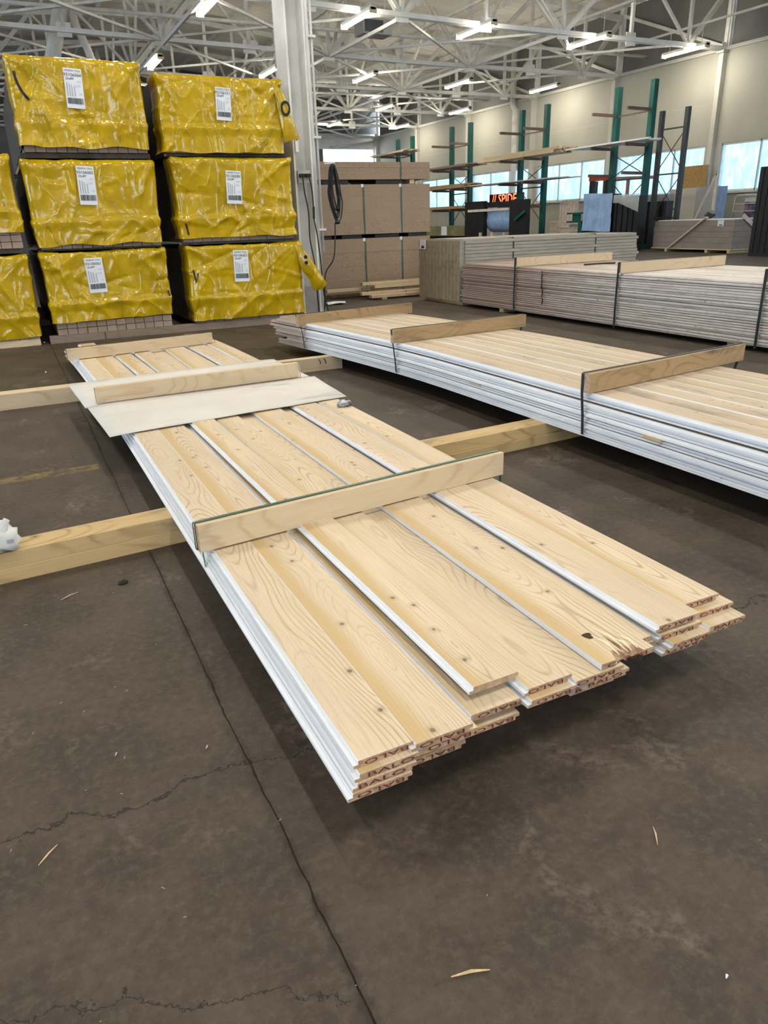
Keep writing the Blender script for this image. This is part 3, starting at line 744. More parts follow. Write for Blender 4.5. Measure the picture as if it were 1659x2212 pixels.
# ------------------------------------------------------------------ yellow wrapped lumber packs
YF = 10.0
def wrap(x0, x1, z0, z1, seed, hem=.03, back=2.2, slant=0):
    R = random.Random(seed); r = .055; cx, hw = (x0+x1)/2, (x1-x0)/2
    folds = []
    for _ in range(26):
        px, pz = R.uniform(x0, x1), R.uniform(z0, z1)
        an = R.choice((R.uniform(-.4, .4), R.uniform(.5, 1.1), R.uniform(-1.1, -.5), R.uniform(1.2, 1.9)))
        folds.append((px, pz, math.cos(an), math.sin(an), R.choice((-1, 1, 1))*R.uniform(.010, .026), R.uniform(.012, .04), R.uniform(.12, .5)))
    for cxn, sg in ((x0, 1), (x1, -1)):      # corner pulls
        for _ in range(4):
            an = R.uniform(.3, 1.3)
            folds.append((cxn, z1, sg*math.cos(an), -math.sin(an), R.uniform(.012, .024), R.uniform(.015, .03), R.uniform(.3, .7)))
    hz = z0+(z1-z0)*R.uniform(.26, .34)
    so = Vector((seed*3.1, seed*1.7, 0))
    def disp(p):
        s = .022*mnoise.noise(p*1.6+so) + .007*mnoise.noise(p*4.3+so) + .010*abs(mnoise.noise(Vector((p.x*5.5, p.y, p.z*2.2))+so))*max(0, 1-(p.z-z0)/.4) + .002*mnoise.noise(p*13+so)
        for (px, pz, dx, dz, am, wdt, ln) in folds:
            ex, ez = p.x-px, p.z-pz
            al = ex*dx+ez*dz; pe = abs(-ex*dz+ez*dx)
            if abs(al) < ln and pe < wdt*4: s += am*math.exp(-pe/wdt)*(1-(al/ln)**2)
        s += .022*max(0, 1-abs(p.z-hz)/.10) - .014*max(0, 1-abs(p.z-hz-.03)/.05) if p.z < z1-.1 else 0
        return s
    inner = lambda x, y: (min(max(x, x0+r), x1-r), max(y, YF+r))
    path = []
    for i in range(7): path.append((x0, YF+.42-.42*i/7*(1-r/.42), -1, 0))
    for i in range(5): a = PI*.5*i/4; path.append((x0+r-r*math.cos(a), YF+r-r*math.sin(a), -math.cos(a), -math.sin(a)))
    nf = 64
    for i in range(1, nf): path.append((x0+r+(x1-x0-2*r)*i/nf, YF, 0, -1))
    for i in range(5): a = PI*.5*i/4; path.append((x1-r+r*math.sin(a), YF+r-r*math.cos(a), math.sin(a), -math.cos(a)))
    for i in range(1, 8): path.append((x1, YF+r+.36*i/7, 1, 0))
    nv = 40; rows = []
    for j in range(nv+1): rows.append((j/nv, 0))
    for j in range(1, 5): rows.append((1, PI*.5*j/4))
    m = MB(); vs = []; n = len(path)
    for (v, ph) in rows:
        for (x, y, nx, ny) in path:
            hemz = z0 + hem*mnoise.noise(Vector((x*3+seed, y*3, 0))) + slant*(x-cx)/hw
            zt_ = z1-r; z = hemz+(zt_-hemz)*v
            nr = Vector((nx*math.cos(ph), ny*math.cos(ph), math.sin(ph)))
            base = Vector((x-nx*r, y-ny*r, z)) + nr*r
            fl_ = 1 + (.6*(1-v)**6)
            dv = disp(base); vs.append(base + nr*(min(dv, .006) if nr.z > .98 else dv*(1-.6*nr.z))*fl_)
    fs = []
    for j in range(len(rows)-1):
        for i in range(n-1):
            q = j*n+i; fs.append((q, q+1, q+n+1, q+n))
    m.add(vs, fs)
    nx_, ny_ = 40, 30; vs = []
    for j in range(ny_+1):
        for i in range(nx_+1):
            b = Vector((x0+r+(x1-x0-2*r)*i/nx_, YF+r+back*j/ny_, z1)); vs.append(b+Vector((0, 0, min(disp(b), .006))))
    fs = [(j*(nx_+1)+i, j*(nx_+1)+i+1, (j+1)*(nx_+1)+i+1, (j+1)*(nx_+1)+i) for j in range(ny_) for i in range(nx_)]
    m.add(vs, fs)
    return m, disp
def surf_y(disp, x, z): return YF - disp(Vector((x, YF, z)))
def yellow_pack(x0, x1, z0, z1, zb, seed, label, tagpos=None, num='', hem=.03, slant=0, ends=None, depth=4.8):
    t = thing('wrapped_lumber_pack', (x0, YF, zb), label, 'lumber pack', 'yellow wrapped lumber packs')
    P = lambda m, nm, mats, smooth=False: m.build(nm, mats, t, smooth, (-x0, -YF, -zb))
    m, disp = wrap(x0, x1, z0, z1, seed, hem, slant=slant)
    P(m, 'yellow_wrap', YEL, True)
    # lumber inside: rows of sawn ends
    nc = 12; cw = (x1-x0-.06)/nc
    zlow = zb; nr = max(1, round((z0+.10-zb)/.075)); ch = .075
    for k in range(nr):
        for i in range(nc):
            d = random.uniform(.0, .02); hh = ch-.002
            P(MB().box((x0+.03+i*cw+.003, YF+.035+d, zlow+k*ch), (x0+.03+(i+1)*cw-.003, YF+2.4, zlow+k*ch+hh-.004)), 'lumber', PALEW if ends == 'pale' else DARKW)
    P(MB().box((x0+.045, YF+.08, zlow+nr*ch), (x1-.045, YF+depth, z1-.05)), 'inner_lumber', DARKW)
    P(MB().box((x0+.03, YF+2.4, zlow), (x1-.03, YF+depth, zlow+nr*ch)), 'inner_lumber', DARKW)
    # dark film down the sides
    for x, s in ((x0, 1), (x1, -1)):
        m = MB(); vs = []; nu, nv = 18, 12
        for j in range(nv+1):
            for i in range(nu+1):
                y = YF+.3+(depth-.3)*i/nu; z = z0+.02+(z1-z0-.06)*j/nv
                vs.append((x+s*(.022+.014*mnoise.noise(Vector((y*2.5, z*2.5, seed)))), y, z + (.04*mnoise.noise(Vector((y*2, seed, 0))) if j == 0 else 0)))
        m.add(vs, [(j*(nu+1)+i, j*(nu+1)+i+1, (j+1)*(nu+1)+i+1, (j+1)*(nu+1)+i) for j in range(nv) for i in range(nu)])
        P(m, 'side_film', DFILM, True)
    if tagpos:
        lx, lz, lw, lh, tilt = tagpos
        ys = min(surf_y(disp, lx+lw*a/2, lz+lh*b/2) for a in (-1, -.5, 0, .5, 1) for b in (-1, -.5, 0, .5, 1))
        m = MB(); vs = []; nu, nv = 4, 6
        for s in (0, 1):
            for j in range(nv+1):
                for i in range(nu+1):
                    u, v = i/nu-.5, j/nv-.5
                    vs.append((lw*u, .010*v*v+.003*u*u*4+.002*s, lh*v))
        N = (nu+1)*(nv+1); fs = []
        for j in range(nv):
            for i in range(nu):
                q = j*(nu+1)+i; fs += [(q, q+1, q+nu+2, q+nu+1), (N+q, N+q+nu+1, N+q+nu+2, N+q+1)]
        m.add(vs, fs)
        lb = m.build('paper_label', PAPER, t, True, (lx-x0, ys-YF-.010, lz-zb)); lb.rotation_euler = (0, tilt, 0)
        pr = MB()
        yy = -.002
        def ptxt(body, u, v, sz, mat=INK):
            o = link('print', text_mesh(body, sz, mat), lb); o.location = (lw*u, yy, lh*v); o.rotation_euler = (PI/2, 0, 0)
        ptxt('10N0N2 T4LA', -.02, .44, .029); ptxt(num, -.02, .335, .047); ptxt('20x89', -.2, .24, .036); ptxt('C07', .3, .17, .028, INKG); ptxt('13.07', .2, .06, .028, INKG); ptxt('10', .32, -.14, .034, INKG)
        for i, xx in enumerate((-.40, -.27, -.15, 0)): pr.box((lw*xx, yy, -lh*.20), (lw*(xx+.05), yy+.001, lh*(.14-.03*i)))
        pr.build('print_columns', INKG, lb)
        bc = MB(); xx = -.42; R = random.Random(seed)
        while xx < .42:
            wv = R.choice((.012, .02, .032)); bc.box((lw*xx, yy, -lh*.39), (lw*(xx+wv), yy+.001, -lh*.24)); xx += wv+R.choice((.012, .022))
        bc.build('barcode', INK, lb)
    return t, disp
def ink_stroke(t, disp, zb, x0, pts, wd, name='printed_mark', dy=.006):
    m = MB(); vs = []; n = len(pts)
    for i, (x, z) in enumerate(pts):
        a = Vector(pts[max(0, i-1)]); b = Vector(pts[min(n-1, i+1)]); d = (b-a).normalized(); nn = Vector((-d.y, d.x))*wd/2
        for s in (-1, 1):
            xx, zz = x+nn.x*s, z+nn.y*s; vs.append((xx-x0, surf_y(disp, xx, zz)-dy-YF, zz-zb))
    m.add(vs, [(2*i, 2*i+1, 2*i+3, 2*i+2) for i in range(n-1)]); return m.build(name, BLACKP, t)

tTL, dTL = yellow_pack(.43, 1.865, 2.21, 3.12, 2.16, 3, 'yellow wrapped lumber pack, top of the left tall column, label ends 6064', (1.10, 2.81, .195, .40, .05), '93106064', slant=0)
ink_stroke(tTL, dTL, 2.16, .43, [(.475+.03*(abs(i-5)/5)**2+.010*i, 2.96-.035*i*.8) for i in range(11)], .03)
tTR, dTR = yellow_pack(2.03, 3.60, 2.17, 3.02, 2.165, 11, 'yellow wrapped lumber pack with torn corner flap, top of the right tall column', (2.82, 2.71, .19, .36, .05), '93106101')
tML, dML = yellow_pack(.40, 1.875, 1.145, 2.08, 1.105, 5, 'yellow wrapped lumber pack, middle of the left tall column', (1.06, 1.80, .20, .42, .04), '93106065')
tMR, dMR = yellow_pack(2.10, 3.67, 1.17, 2.115, 1.125, 8, 'yellow wrapped lumber pack, middle of the right tall column', (2.85, 1.765, .20, .39, .05), '93106080')
tBL, dBL = yellow_pack(.405, 1.88, .25, 1.07, .095, 21, 'yellow wrapped lumber pack on the floor bearer, two rows of sawn ends showing below', (.99, .785, .21, .41, -.02), '93106061', ends='pale', slant=.01)
tBR, dBR = yellow_pack(2.14, 3.72, .13, 1.075, .095, 14, 'yellow wrapped lumber pack with bulging flap, bottom by the white column', (2.85, .80, .205, .40, .03), '93106063')
tL2, dL2 = yellow_pack(-1.2, .275, 1.31, 2.14, 1.135, 31, 'yellow wrapped lumber pack cut by the left picture edge, upper one', ends='pale')
tL1, dL1 = yellow_pack(-1.2, .255, .10, 1.06, .08, 17, 'yellow wrapped lumber pack cut by the left picture edge, lower one', ends='pale')
# corner flaps hanging loose
def flap(t, x0, zb, pts, nm='loose_flap', bulge=.05):
    m = MB(); c = Vector((sum(p[0] for p in pts)/len(pts), 0, sum(p[1] for p in pts)/len(pts)))
    rings = 6; n = len(pts); vs = []
    for s in (0, 1):
        for k in range(rings+1):
            f = k/rings
            for (x, z) in pts:
                p = c+(Vector((x, 0, z))-c)*f
                dy = -bulge*(1-f*f) + .018*mnoise.noise(p*7) + .01*s
                vs.append((p.x-x0, dy-.035, p.z-zb))
    fs = []
    N = (rings+1)*n
    for s in (0, 1):
        for k in range(rings):
            for i in range(n):
                a = s*N+k*n+i; b = s*N+k*n+(i+1) % n; fs.append((a, b, b+n, a+n))
    m.add(vs, fs); return m.build(nm, YEL, t, True)
f = flap(tTR, 2.03, 2.165, [(3.47, 2.99), (3.58, 2.90), (3.66, 2.75), (3.73, 2.55), (3.79, 2.335), (3.68, 2.325), (3.585, 2.29), (3.56, 2.5), (3.52, 2.75)], bulge=.03)
m = MB(); o1 = [(3.615+.055*math.cos(a), 2.68+.075*math.sin(a)) for a in [2*PI*i/16 for i in range(17)]]; vs = []
for (x, z) in o1:
    ux, uz = (x-3.615)/.055, (z-2.68)/.075
    vs += [(x-.016*ux-2.03, -.075, z-.02*uz-2.165), (x+.012*ux-2.03, -.075, z+.015*uz-2.165)]
m.add(vs, [(2*i, 2*i+1, 2*i+3, 2*i+2) for i in range(16)]); m.build('printed_mark', BLACKP, tTR)
f = flap(tBR, 2.14, .095, [(3.62, 1.05), (3.72, 1.00), (3.85, .84), (4.0, .62), (4.06, .50), (3.99, .42), (3.86, .42), (3.80, .58), (3.70, .70)], bulge=.09)
m = MB()
for (x, z) in ((3.74, .875), (3.745, .80)):
    vs = [(x-2.14+.028*math.cos(a), -.112, z-.095+.026*math.sin(a)) for a in [2*PI*i/10 for i in range(10)]]; m.add(vs, [tuple(range(10))[::-1]])
m.build('printed_mark', BLACKP, tBR)
ink_stroke(tBR, dBR, .095, 2.14, [(2.20, .78), (2.225, .62), (2.26, .74)], .022)
ink_stroke(tBL, dBL, .095, .405, [(1.84, .55), (1.855, .48)], .02)
ink_stroke(tMR, dMR, 1.125, 2.10, [(2.16, 1.42), (2.19, 1.30), (2.20, 1.21)], .022)
# bearers and spacers under and between the packs
def bear(nm, x0, x1, z0, z1, y, dep, lab, mat=BEAR, cat='bearer', grp=None):
    o = board_mesh(x1-x0, dep, z1-z0, 'rect').build(nm, [mat, mat, ENDG], None, False, (x0, y+dep, z0), -PI/2); tag(o, lab, cat, grp); return o
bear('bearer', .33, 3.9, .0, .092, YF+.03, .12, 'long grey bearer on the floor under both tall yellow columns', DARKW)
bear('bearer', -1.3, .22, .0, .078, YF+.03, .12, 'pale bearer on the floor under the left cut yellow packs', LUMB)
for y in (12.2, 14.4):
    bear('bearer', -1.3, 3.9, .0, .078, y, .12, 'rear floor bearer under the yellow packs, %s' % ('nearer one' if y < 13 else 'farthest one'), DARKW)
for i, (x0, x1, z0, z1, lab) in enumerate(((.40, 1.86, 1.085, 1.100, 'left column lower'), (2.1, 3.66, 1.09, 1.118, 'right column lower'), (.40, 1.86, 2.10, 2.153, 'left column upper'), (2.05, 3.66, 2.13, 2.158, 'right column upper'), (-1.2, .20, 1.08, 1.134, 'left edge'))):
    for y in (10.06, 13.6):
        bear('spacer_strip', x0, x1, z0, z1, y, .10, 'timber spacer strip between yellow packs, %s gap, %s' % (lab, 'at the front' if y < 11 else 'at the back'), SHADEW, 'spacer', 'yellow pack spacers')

# ------------------------------------------------------------------ white steel column with cables
col = thing('steel_column', (3.98, 10.6, 0), 'tall white steel column between the yellow packs and the particleboard', 'column')
MB().box((-.13, -.21, 0), (-.105, .21, 7.0)).build('flange', COLM, col)
MB().box((.125, -.21, 0), (.15, .21, 7.0)).build('flange', COLM, col)
MB().box((-.105, .02, 0), (.125, .045, 7.0)).build('web', COLM, col)
MB().box((-.22, -.24, 0), (.30, .24, .03)).build('base_plate', COLM, col)
MB().box((-.105, -.2, .03), (.125, .02, .42)).build('base_guard', simple('grey_guard', (.33,.32,.31), .6), col)
for x, y, r in ((.185, -.14, .030), (.235, -.08, .022), (.275, -.10, .014), (.30, -.06, .014)):
    MB().tube([(x, y, .05 if x < .25 else .9), (x, y, 7.0)], r, 10).build('conduit', COLM, col, True)
for z in (1.2, 2.4, 3.6): MB().box((.15, -.16, z), (.32, -.02, z+.03)).build('conduit_clip', COLM, col)
ob = MB().box((-.09, -.235, 1.83), (.09, -.17, 1.99)).build('outlet_box', simple('outlet_grey', (.42,.41,.39), .6), col)
for x in (-.045, .045):
    MB().box((x-.035, -.29, 1.90), (x+.035, -.235, 1.945)).build('plug', BLACKP, ob)
MB().box((-.10, -.24, 2.22), (-.055, -.20, 2.42)).build('switch_box', PLUG, col)
MB().box((-.088, -.245, 2.36), (-.068, -.24, 2.385)).build('switch_button', BLACKP, bpy.data.objects['switch_box'])
def cable(pts, r=.009, name='cable', lab=None, par=None):
    P = [Vector(p) for p in pts]; out = []
    for i in range(len(P)-1):
        p0, p1, p2_, p3_ = P[max(0, i-1)], P[i], P[i+1], P[min(len(P)-1, i+2)]
        for s in range(6):
            t = s/6; out.append(.5*((2*p1)+(-p0+p2_)*t+(2*p0-5*p1+4*p2_-p3_)*t*t+(-p0+3*p1-3*p2_+p3_)*t**3))
    out.append(P[-1]); o = MB().tube(out, r, 6).build(name, CABLE, par, True)
    if lab: tag(o, lab, 'cable')
    return o
cable([(3.935, 10.31, 1.92), (3.945, 10.3, 1.7), (3.985, 10.3, 1.45), (3.98, 10.3, 1.1), (4.03, 10.3, .75), (4.05, 10.32, .3), (4.06, 10.33, .01)], lab='black power cable hanging from the left plug on the column')
c = cable([(4.025, 10.31, 1.92), (4.055, 10.3, 1.75), (4.065, 10.3, 1.5), (4.06, 10.3, 1.38), (4.10, 10.3, 1.1), (4.13, 10.3, .7), (4.15, 10.3, .3), (4.22, 10.31, .02)], lab='black power cable with inline connector hanging from the right plug')
MB().tube([(4.066, 10.295, 1.52), (4.06, 10.295, 1.36)], .018, 8).build('connector', BLACKP, c)
hk = thing('cable_hank', (4.36, 10.25, 1.55), 'hank of looped black cable hanging on the right side of the column', 'cable')
for i in range(9):
    a0 = random.uniform(-.03, .03); wdt = random.uniform(.03, .085); top = .52+random.uniform(-.03, .03); bot = -.16+random.uniform(-.12, .10)
    pts = [(a0*.5+wdt*math.sin(t)*(.75 if math.cos(t) > 0 else 1)+.02*(1-math.cos(t)), .012*i-.05+.01*math.sin(3*t), (top+bot)/2+(top-bot)/2*math.cos(t)) for t in [2*PI*k/20 for k in range(20)]]
    MB().tube(pts, .009, 6, closed=True).build('cable_loop', CABLE, hk, True)
MB().tube([(-.02, -.07, -.24), (.02, -.075, -.24), (.03, -.02, -.24)], .03, 8).build('wrap_turn', CABLE, hk, True)
MB().bar((-.12, 0, .52), (.04, 0, .53), .03, .02).build('hook', COLM, hk)
cable([(4.34, 10.2, 1.3), (4.32, 10.2, 1.0), (4.28, 10.2, .8), (4.17, 10.25, .62), (4.14, 10.26, .3), (4.12, 10.28, .02)], name='cable_tail', par=hk).location = (-4.36, -10.25, -1.55)

# ------------------------------------------------------------------ racks along the window wall
RX = 22.0
RK = ['nearest', 'second nearest', 'third nearest', 'farthest']
def rack(k, ya, yb):
    t = thing('cantilever_rack', (RX, ya, 0), 'green cantilever rack of two tall posts by the windows, %s of the four' % RK[k], 'rack', 'green cantilever racks')
    for y in (0, yb-ya):
        MB().box((-.10, y-.10, 0), (.10, y+.10, 5.7)).build('post', GREEN, t)
        MB().box((-.5, y-.09, 0), (.5, y+.09, .16)).build('foot', GREEN, t)
        for z in ((2.66, 3.60, 4.75) if k == 0 else (1.70, 2.66, 3.60, 4.75)):
            MB().bar((-.1, y, z), (-1.2, y, z+.02), .09, .10).build('arm', RUST, t)
    d = yb-ya
    for z0, z1 in ((1.0, 2.45), (2.6, 3.4)):
        MB().bar((0, 0, z0), (0, d, z1), .02, .03).build('cross_brace', GREY, t); MB().bar((0, d, z0), (0, 0, z1), .02, .03).build('cross_brace', GREY, t)
    for z in (2.5, 4.72): MB().bar((0, 0, z), (0, d, z), .04, .05).build('tie_bar', RUST if z > 4 else GREY, t)
    return t
rack(0, 21.95, 23.72); rack(1, 27.95, 29.7); rack(2, 33.93, 35.68); rack(3, 39.93, 41.69)
t = thing('frame_rack', (22.6, 20.85, 0), 'dark grey upright rack frame standing nearest on the window side', 'rack')
for y in (0, 1.18): MB().box((-.07, y-.08, 0), (.07, y+.08, 4.72)).build('post', GREY, t)
for z in (4.1, 2.6, 1.1): MB().bar((0, 0, z), (0, 1.18, z), .04, .05).build('tie_bar', GREY, t)
for z0, z1 in ((1.2, 2.55), (2.7, 4.05)):
    MB().bar((0, 0, z0), (0, 1.18, z1), .02, .025).build('cross_brace', GREY, t); MB().bar((0, 1.18, z0), (0, 0, z1), .02, .025).build('cross_brace', GREY, t)
# lumber lying on the arms
def rack_load(y0, y1, z, n, mat, lab, th=.05, wd=.14, x0=RX-1.22):
    t = thing('rack_lumber', (x0, y0, z), lab, 'lumber', 'lumber on the green racks')
    for i in range(n):
        lay = i // 7; c = i % 7
        a = random.uniform(-.25, .25); b = random.uniform(-.25, .25)
        MB().box((c*wd, a, lay*th), (c*wd+wd-.008, y1-y0+b, lay*th+th-.004)).build('board', mat, t)
    return t
rack_load(25.75, 31.2, 3.68, 28, LUMB, 'bundle of pale boards high on the second nearest rack', .055)
rack_load(21.0, 25.2, 3.68, 7, STEELB, 'thin white boards high on the nearest rack', .06)
rack_load(25.5, 31.85, 2.73, 7, GREYP, 'grey white trim boards on the lower arms of the second nearest rack', .045)
rack_load(32.3, 37.0, 3.68, 14, DARKW, 'brown boards high on the third nearest rack', .05)
rack_load(32.4, 37.1, 2.73, 21, BUNKO, 'orange brown boards halfway up the third nearest rack', .06)
rack_load(32.6, 37.0, 1.78, 14, BUNKO, 'brown boards low on the third nearest rack', .06)
rack_load(38.6, 42.9, 4.83, 14, LUMB, 'pale boards on the top arms of the farthest rack', .05)

# ------------------------------------------------------------------ things standing before the racks
o = MB().box((19.4, 30.3, .55), (20.4, 34.6, 1.0), 0).build('wrapped_timber_pack', OLIVE); tag(o, 'low olive wrapped timber pack behind the siding pack', 'lumber pack')
MB().box((19.39, 31.9, .58), (19.4, 32.4, .98)).build('paper_label', PAPER, o)
sk = MB().box((19.5, 31.0, 0), (20.3, 34.0, .549)).build('stacked_skids', BLACK); tag(sk, 'dark skids under the olive wrapped pack', 'skid')
# black steel stand holding a blue wrapped roll
t = thing('roll_stand', (19.6, 25.24, 0), 'black steel stand with a blue plastic wrapped roll inside', 'stand')
MB().box((-.5, 0, .5), (-.35, 1.2, 1.95)).build('side_panel', BLACK, t)
MB().box((-.5, 3.1, .5), (-.3, 4.6, 1.98)).build('side_panel', BLACK, t)
MB().box((-.4, 1.2, 1.72), (.3, 3.5, 1.92)).build('top_beam', BLACK, t)
MB().bar((-.52, 1.2, 1.62), (-.52, 4.3, 1.60), .05, .10).build('rail', CARTON, t)
m = MB().tube([(.15, 1.22, 1.2), (.15, 1.8, 1.22), (.15, 2.6, 1.2), (.15, 3.2, 1.18), (.15, 3.6, 1.15)], [.46, .50, .50, .48, .25], 18); m.build('roll', BLUEP, t, True)
MB().box((-.5, .2, 0), (.5, 4.7, .5)).build('base', RUST, t)
for y in (1.4, 2.3, 3.2): MB().box((-.56, y, .50), (-.4, y+.15, .70)).build('block', LUMB, t)
MB().bar((-.55, .1, 1.5), (-.55, .75, 1.18), .06, .1).build('arm', GREEN, t)
# sign
t = thing('led_sign', (22.7, 30.35, 1.86), 'dark red lit sign leaning behind the black roll stand', 'sign')
MB().box((-.05, 0, 0), (.06, 2.75, .52)).build('sign_face', SIGNB, t)
o = link('lettering', text_mesh('// SPIDE', .62, LEDR), t); o.location = (-.06, 1.47, .26); o.rotation_euler = (PI/2, 0, -PI/2)
o = MB().box((22.6, 30.0, 0), (22.85, 32.8, 1.855)).build('cabinet', GREYP); tag(o, 'low pale cabinet carrying the red lit sign', 'cabinet')
# cartons and slats
for i, (y0, y1, z0, z1, lab) in enumerate(((25.75, 26.45, .66, .92, 'pale carton stack, upper left box'), (26.5, 27.0, .875, 1.10, 'pale carton on top of the stack at left'), (25.7, 26.3, .925, 1.09, 'pale carton on top of the stack at right'), (26.47, 27.05, .5, .87, 'lower left pale carton by the black stand'))):
    o = MB().box((21.7, y0, z0), (22.2, y1, z1)).build('carton', CARTON); tag(o, lab, 'carton', 'pale cartons'); MB().box((21.69, y0+.02, (z0+z1)/2-.02), (21.7, y1-.02, (z0+z1)/2+.02)).build('tape', LUMB, o)
o = MB().box((21.7, 25.6, 0), (22.2, 27.1, .498)).build('carton_pallet', BEAR); tag(o, 'timber base under the pale cartons', 'pallet')
o = MB().box((21.7, 25.72, .5), (22.2, 26.4, .655)).build('carton', CARTON); tag(o, 'flat pale carton at the bottom of the stack', 'carton', 'pale cartons')
t = thing('slat_bundle', (22.25, 26.1, 0), 'bundle of pale slats standing behind the black stand', 'lumber')
for i in range(6): MB().box((0, i*.17, 0), (.2, i*.17+.15, 1.93-.03*(i % 3))).build('slat', CARTON, t)

# forklift behind the wrapped panels
t = thing('forklift', (23.4, 25.8, 0), 'forklift with black mast and orange crossbars behind the wrapped black panels', 'forklift')
for y in (-.45, .55): MB().box((-.15, y-.07, .1), (.05, y+.07, 2.75)).build('mast_rail', BLACK, t)
for y in (-.2, .3): MB().box((-.08, y-.05, .1), (.0, y+.05, 2.6)).build('mast_rail', GREY, t)
MB().box((-.2, -.6, 2.62), (.1, .62, 2.80)).build('crossbar', ORANGE, t); MB().box((-.18, -.55, 1.95), (.08, .6, 2.05)).build('crossbar', BLACK, t)
MB().box((-.12, -.62, 2.05), (.05, -.35, 2.65)).build('mast_plate', ORANGE, t)
MB().bar((.0, -.5, 2.66), (.3, -2.5, 2.60), .12, .12).build('guard_beam', PINKB, t); MB().bar((.15, -1.35, 2.6), (.15, -1.35, 1.4), .10, .10).build('guard_post', PINKB, t)
MB().box((.1, -2.0, .5), (1.4, .3, 1.35)).build('body', ORANGE, t); MB().box((-.3, -.6, .3), (-.15, .7, .9)).build('carriage', BLACK, t)
for y in (-.4, .4): MB().box((-.6, y-.06, .30), (-.2, y+.06, .36)).build('fork', BLACK, t)
for y in (-1.8, .1): MB().tube([(.4, y, .3), (.4, y+.22, .3)], .3, 16).build('wheel', BLACKP, t); MB().tube([(1.2, y, .3), (1.2, y+.22, .3)], .3, 16).build('wheel', BLACKP, t)
t = thing('steel_beam', (20.6, 23.65, 0), 'short dark green steel I-beam end beside the blue plastic', 'beam')
MB().box((-.1, 0, 1.33), (.1, .85, 1.39)).build('flange', GREEN, t); MB().box((-.1, 0, 1.02), (.1, .85, 1.08)).build('flange', GREEN, t); MB().box((-.02, .15, 1.08), (.02, .6, 1.33)).build('web', GREEN, t)
MB().box((-.1, -.05, 0), (.1, .15, 1.02)).build('leg', GREEN, t)
# wrapped black panel packs
t = thing('black_panel_pack', (20.5, 20.62, 0), 'pack of upright black ribbed panels under clear film, behind the grey box pallet', 'panel pack')
for i in range(9): MB().box((-.02+.03*(i % 2), .0+i*.138, .35), (.35, i*.138+.120, 1.86)).build('panel', BLACK, t)
m = MB(); vs = []; nu = 14
for i in range(nu+1):
    y = 1.27*i/nu; lo = 1.80 - (.14+.33*max(0, 1-y/1.0))
    vs += [(-.05+.012*math.sin(i*1.7), y, lo), (-.05, y, 1.93), (.35, y, 1.95)]
m.add(vs, [(3*i+j, 3*i+3+j, 3*i+4+j, 3*i+1+j) for i in range(nu) for j in range(2)]); m.build('clear_film', FILM, t, True)
m = MB(); vs = []
for i in range(13):
    z = .7+1.32*i/12
    for j in range(9):
        y = 1.28+1.55*j/8; vs.append((-.10+.05*mnoise.noise(Vector((y*2, z*2.4, 3)))+.02*mnoise.noise(Vector((y*7+z*5, z*6, 3))), y, z+.02*math.sin(y*3)))
m.add(vs, [(i*9+j, i*9+j+1, (i+1)*9+j+1, (i+1)*9+j) for i in range(12) for j in range(8)]); m.build('blue_sheet', BLUEP, t, True)
MB().box((-.03, 1.28, .35), (.35, 2.85, 1.98)).build('covered_panels', BLACK, t); MB().box((-.0, .1, 0), (.35, 2.8, .34)).build('skid', BLACK, t)
t = thing('black_panel_pack', (22.95, 21.7, -.1), 'shorter pack of upright black ribbed panels beside the grey box pallet', 'panel pack')
for i in range(9): MB().box((.03*(i % 2), i*.146, .22), (.35, i*.146+.128, 1.72)).build('panel', BLACK if i % 3 else GREY, t)
MB().box((-.03, -.02, 1.70), (.35, 1.34, 1.93)).build('clear_film', FILM, t); MB().box((-.04, 1.25, .25), (-.02, 1.34, 1.9)).build('film_strip', FILM, t); MB().box((0, .1, .1), (.35, 1.2, .21)).build('skid', BLACK, t); t.scale = (1, 1.1, 1.05)

# grey boxes on a pallet with diagonal battens
t = thing('boxed_board_pallet', (20.95, 16.95, 0), 'pallet of long grey brown board boxes braced by diagonal battens', 'pallet', None, -.09)
for k in range(5): MB().box((random.uniform(-.01, .01), 0, .13+k*.176), (2.1, 3.65+random.uniform(-.02, .02), .13+k*.176+.172)).build('box', GREYBOX, t)
MB().box((.02, .05, 1.01), (2.0, 3.5, 1.03)).build('top_sheet', PRIMD, t)
MB().box((-.02, -.02, .09), (2.1, 3.7, .125)).build('deck_board', LUMB, t)
for y in (.05, 1.0, 2.9): MB().box((0, y, 0), (2.0, y+.1, .09)).build('block', LUMB, t)
MB().bar((-.03, 2.75, .13), (-.03, 1.15, 1.10), .03, .13, up=(1,0,0)).build('batten', CARTON, t)
MB().bar((.3, -.03, 1.13), (1.95, -.03, .08), .13, .03, up=(0,1,0)).build('batten', CARTON, t)
lb = MB().box((-.012, .42, .82), (-.004, .68, 1.0)).build('paper_label', PAPER, t); MB().box((-.016, .48, .84), (-.012, .60, .87)).build('print', INK, lb)
o = MB().tube([(21.8, 18.5, 1.15), (22.0, 18.8, 1.18), (22.2, 19.2, 1.15)], [.05, .14, .04], 8).build('tool_bag', BLACK); tag(o, 'dark cloth bundle on top of the grey box pallet', 'bag')
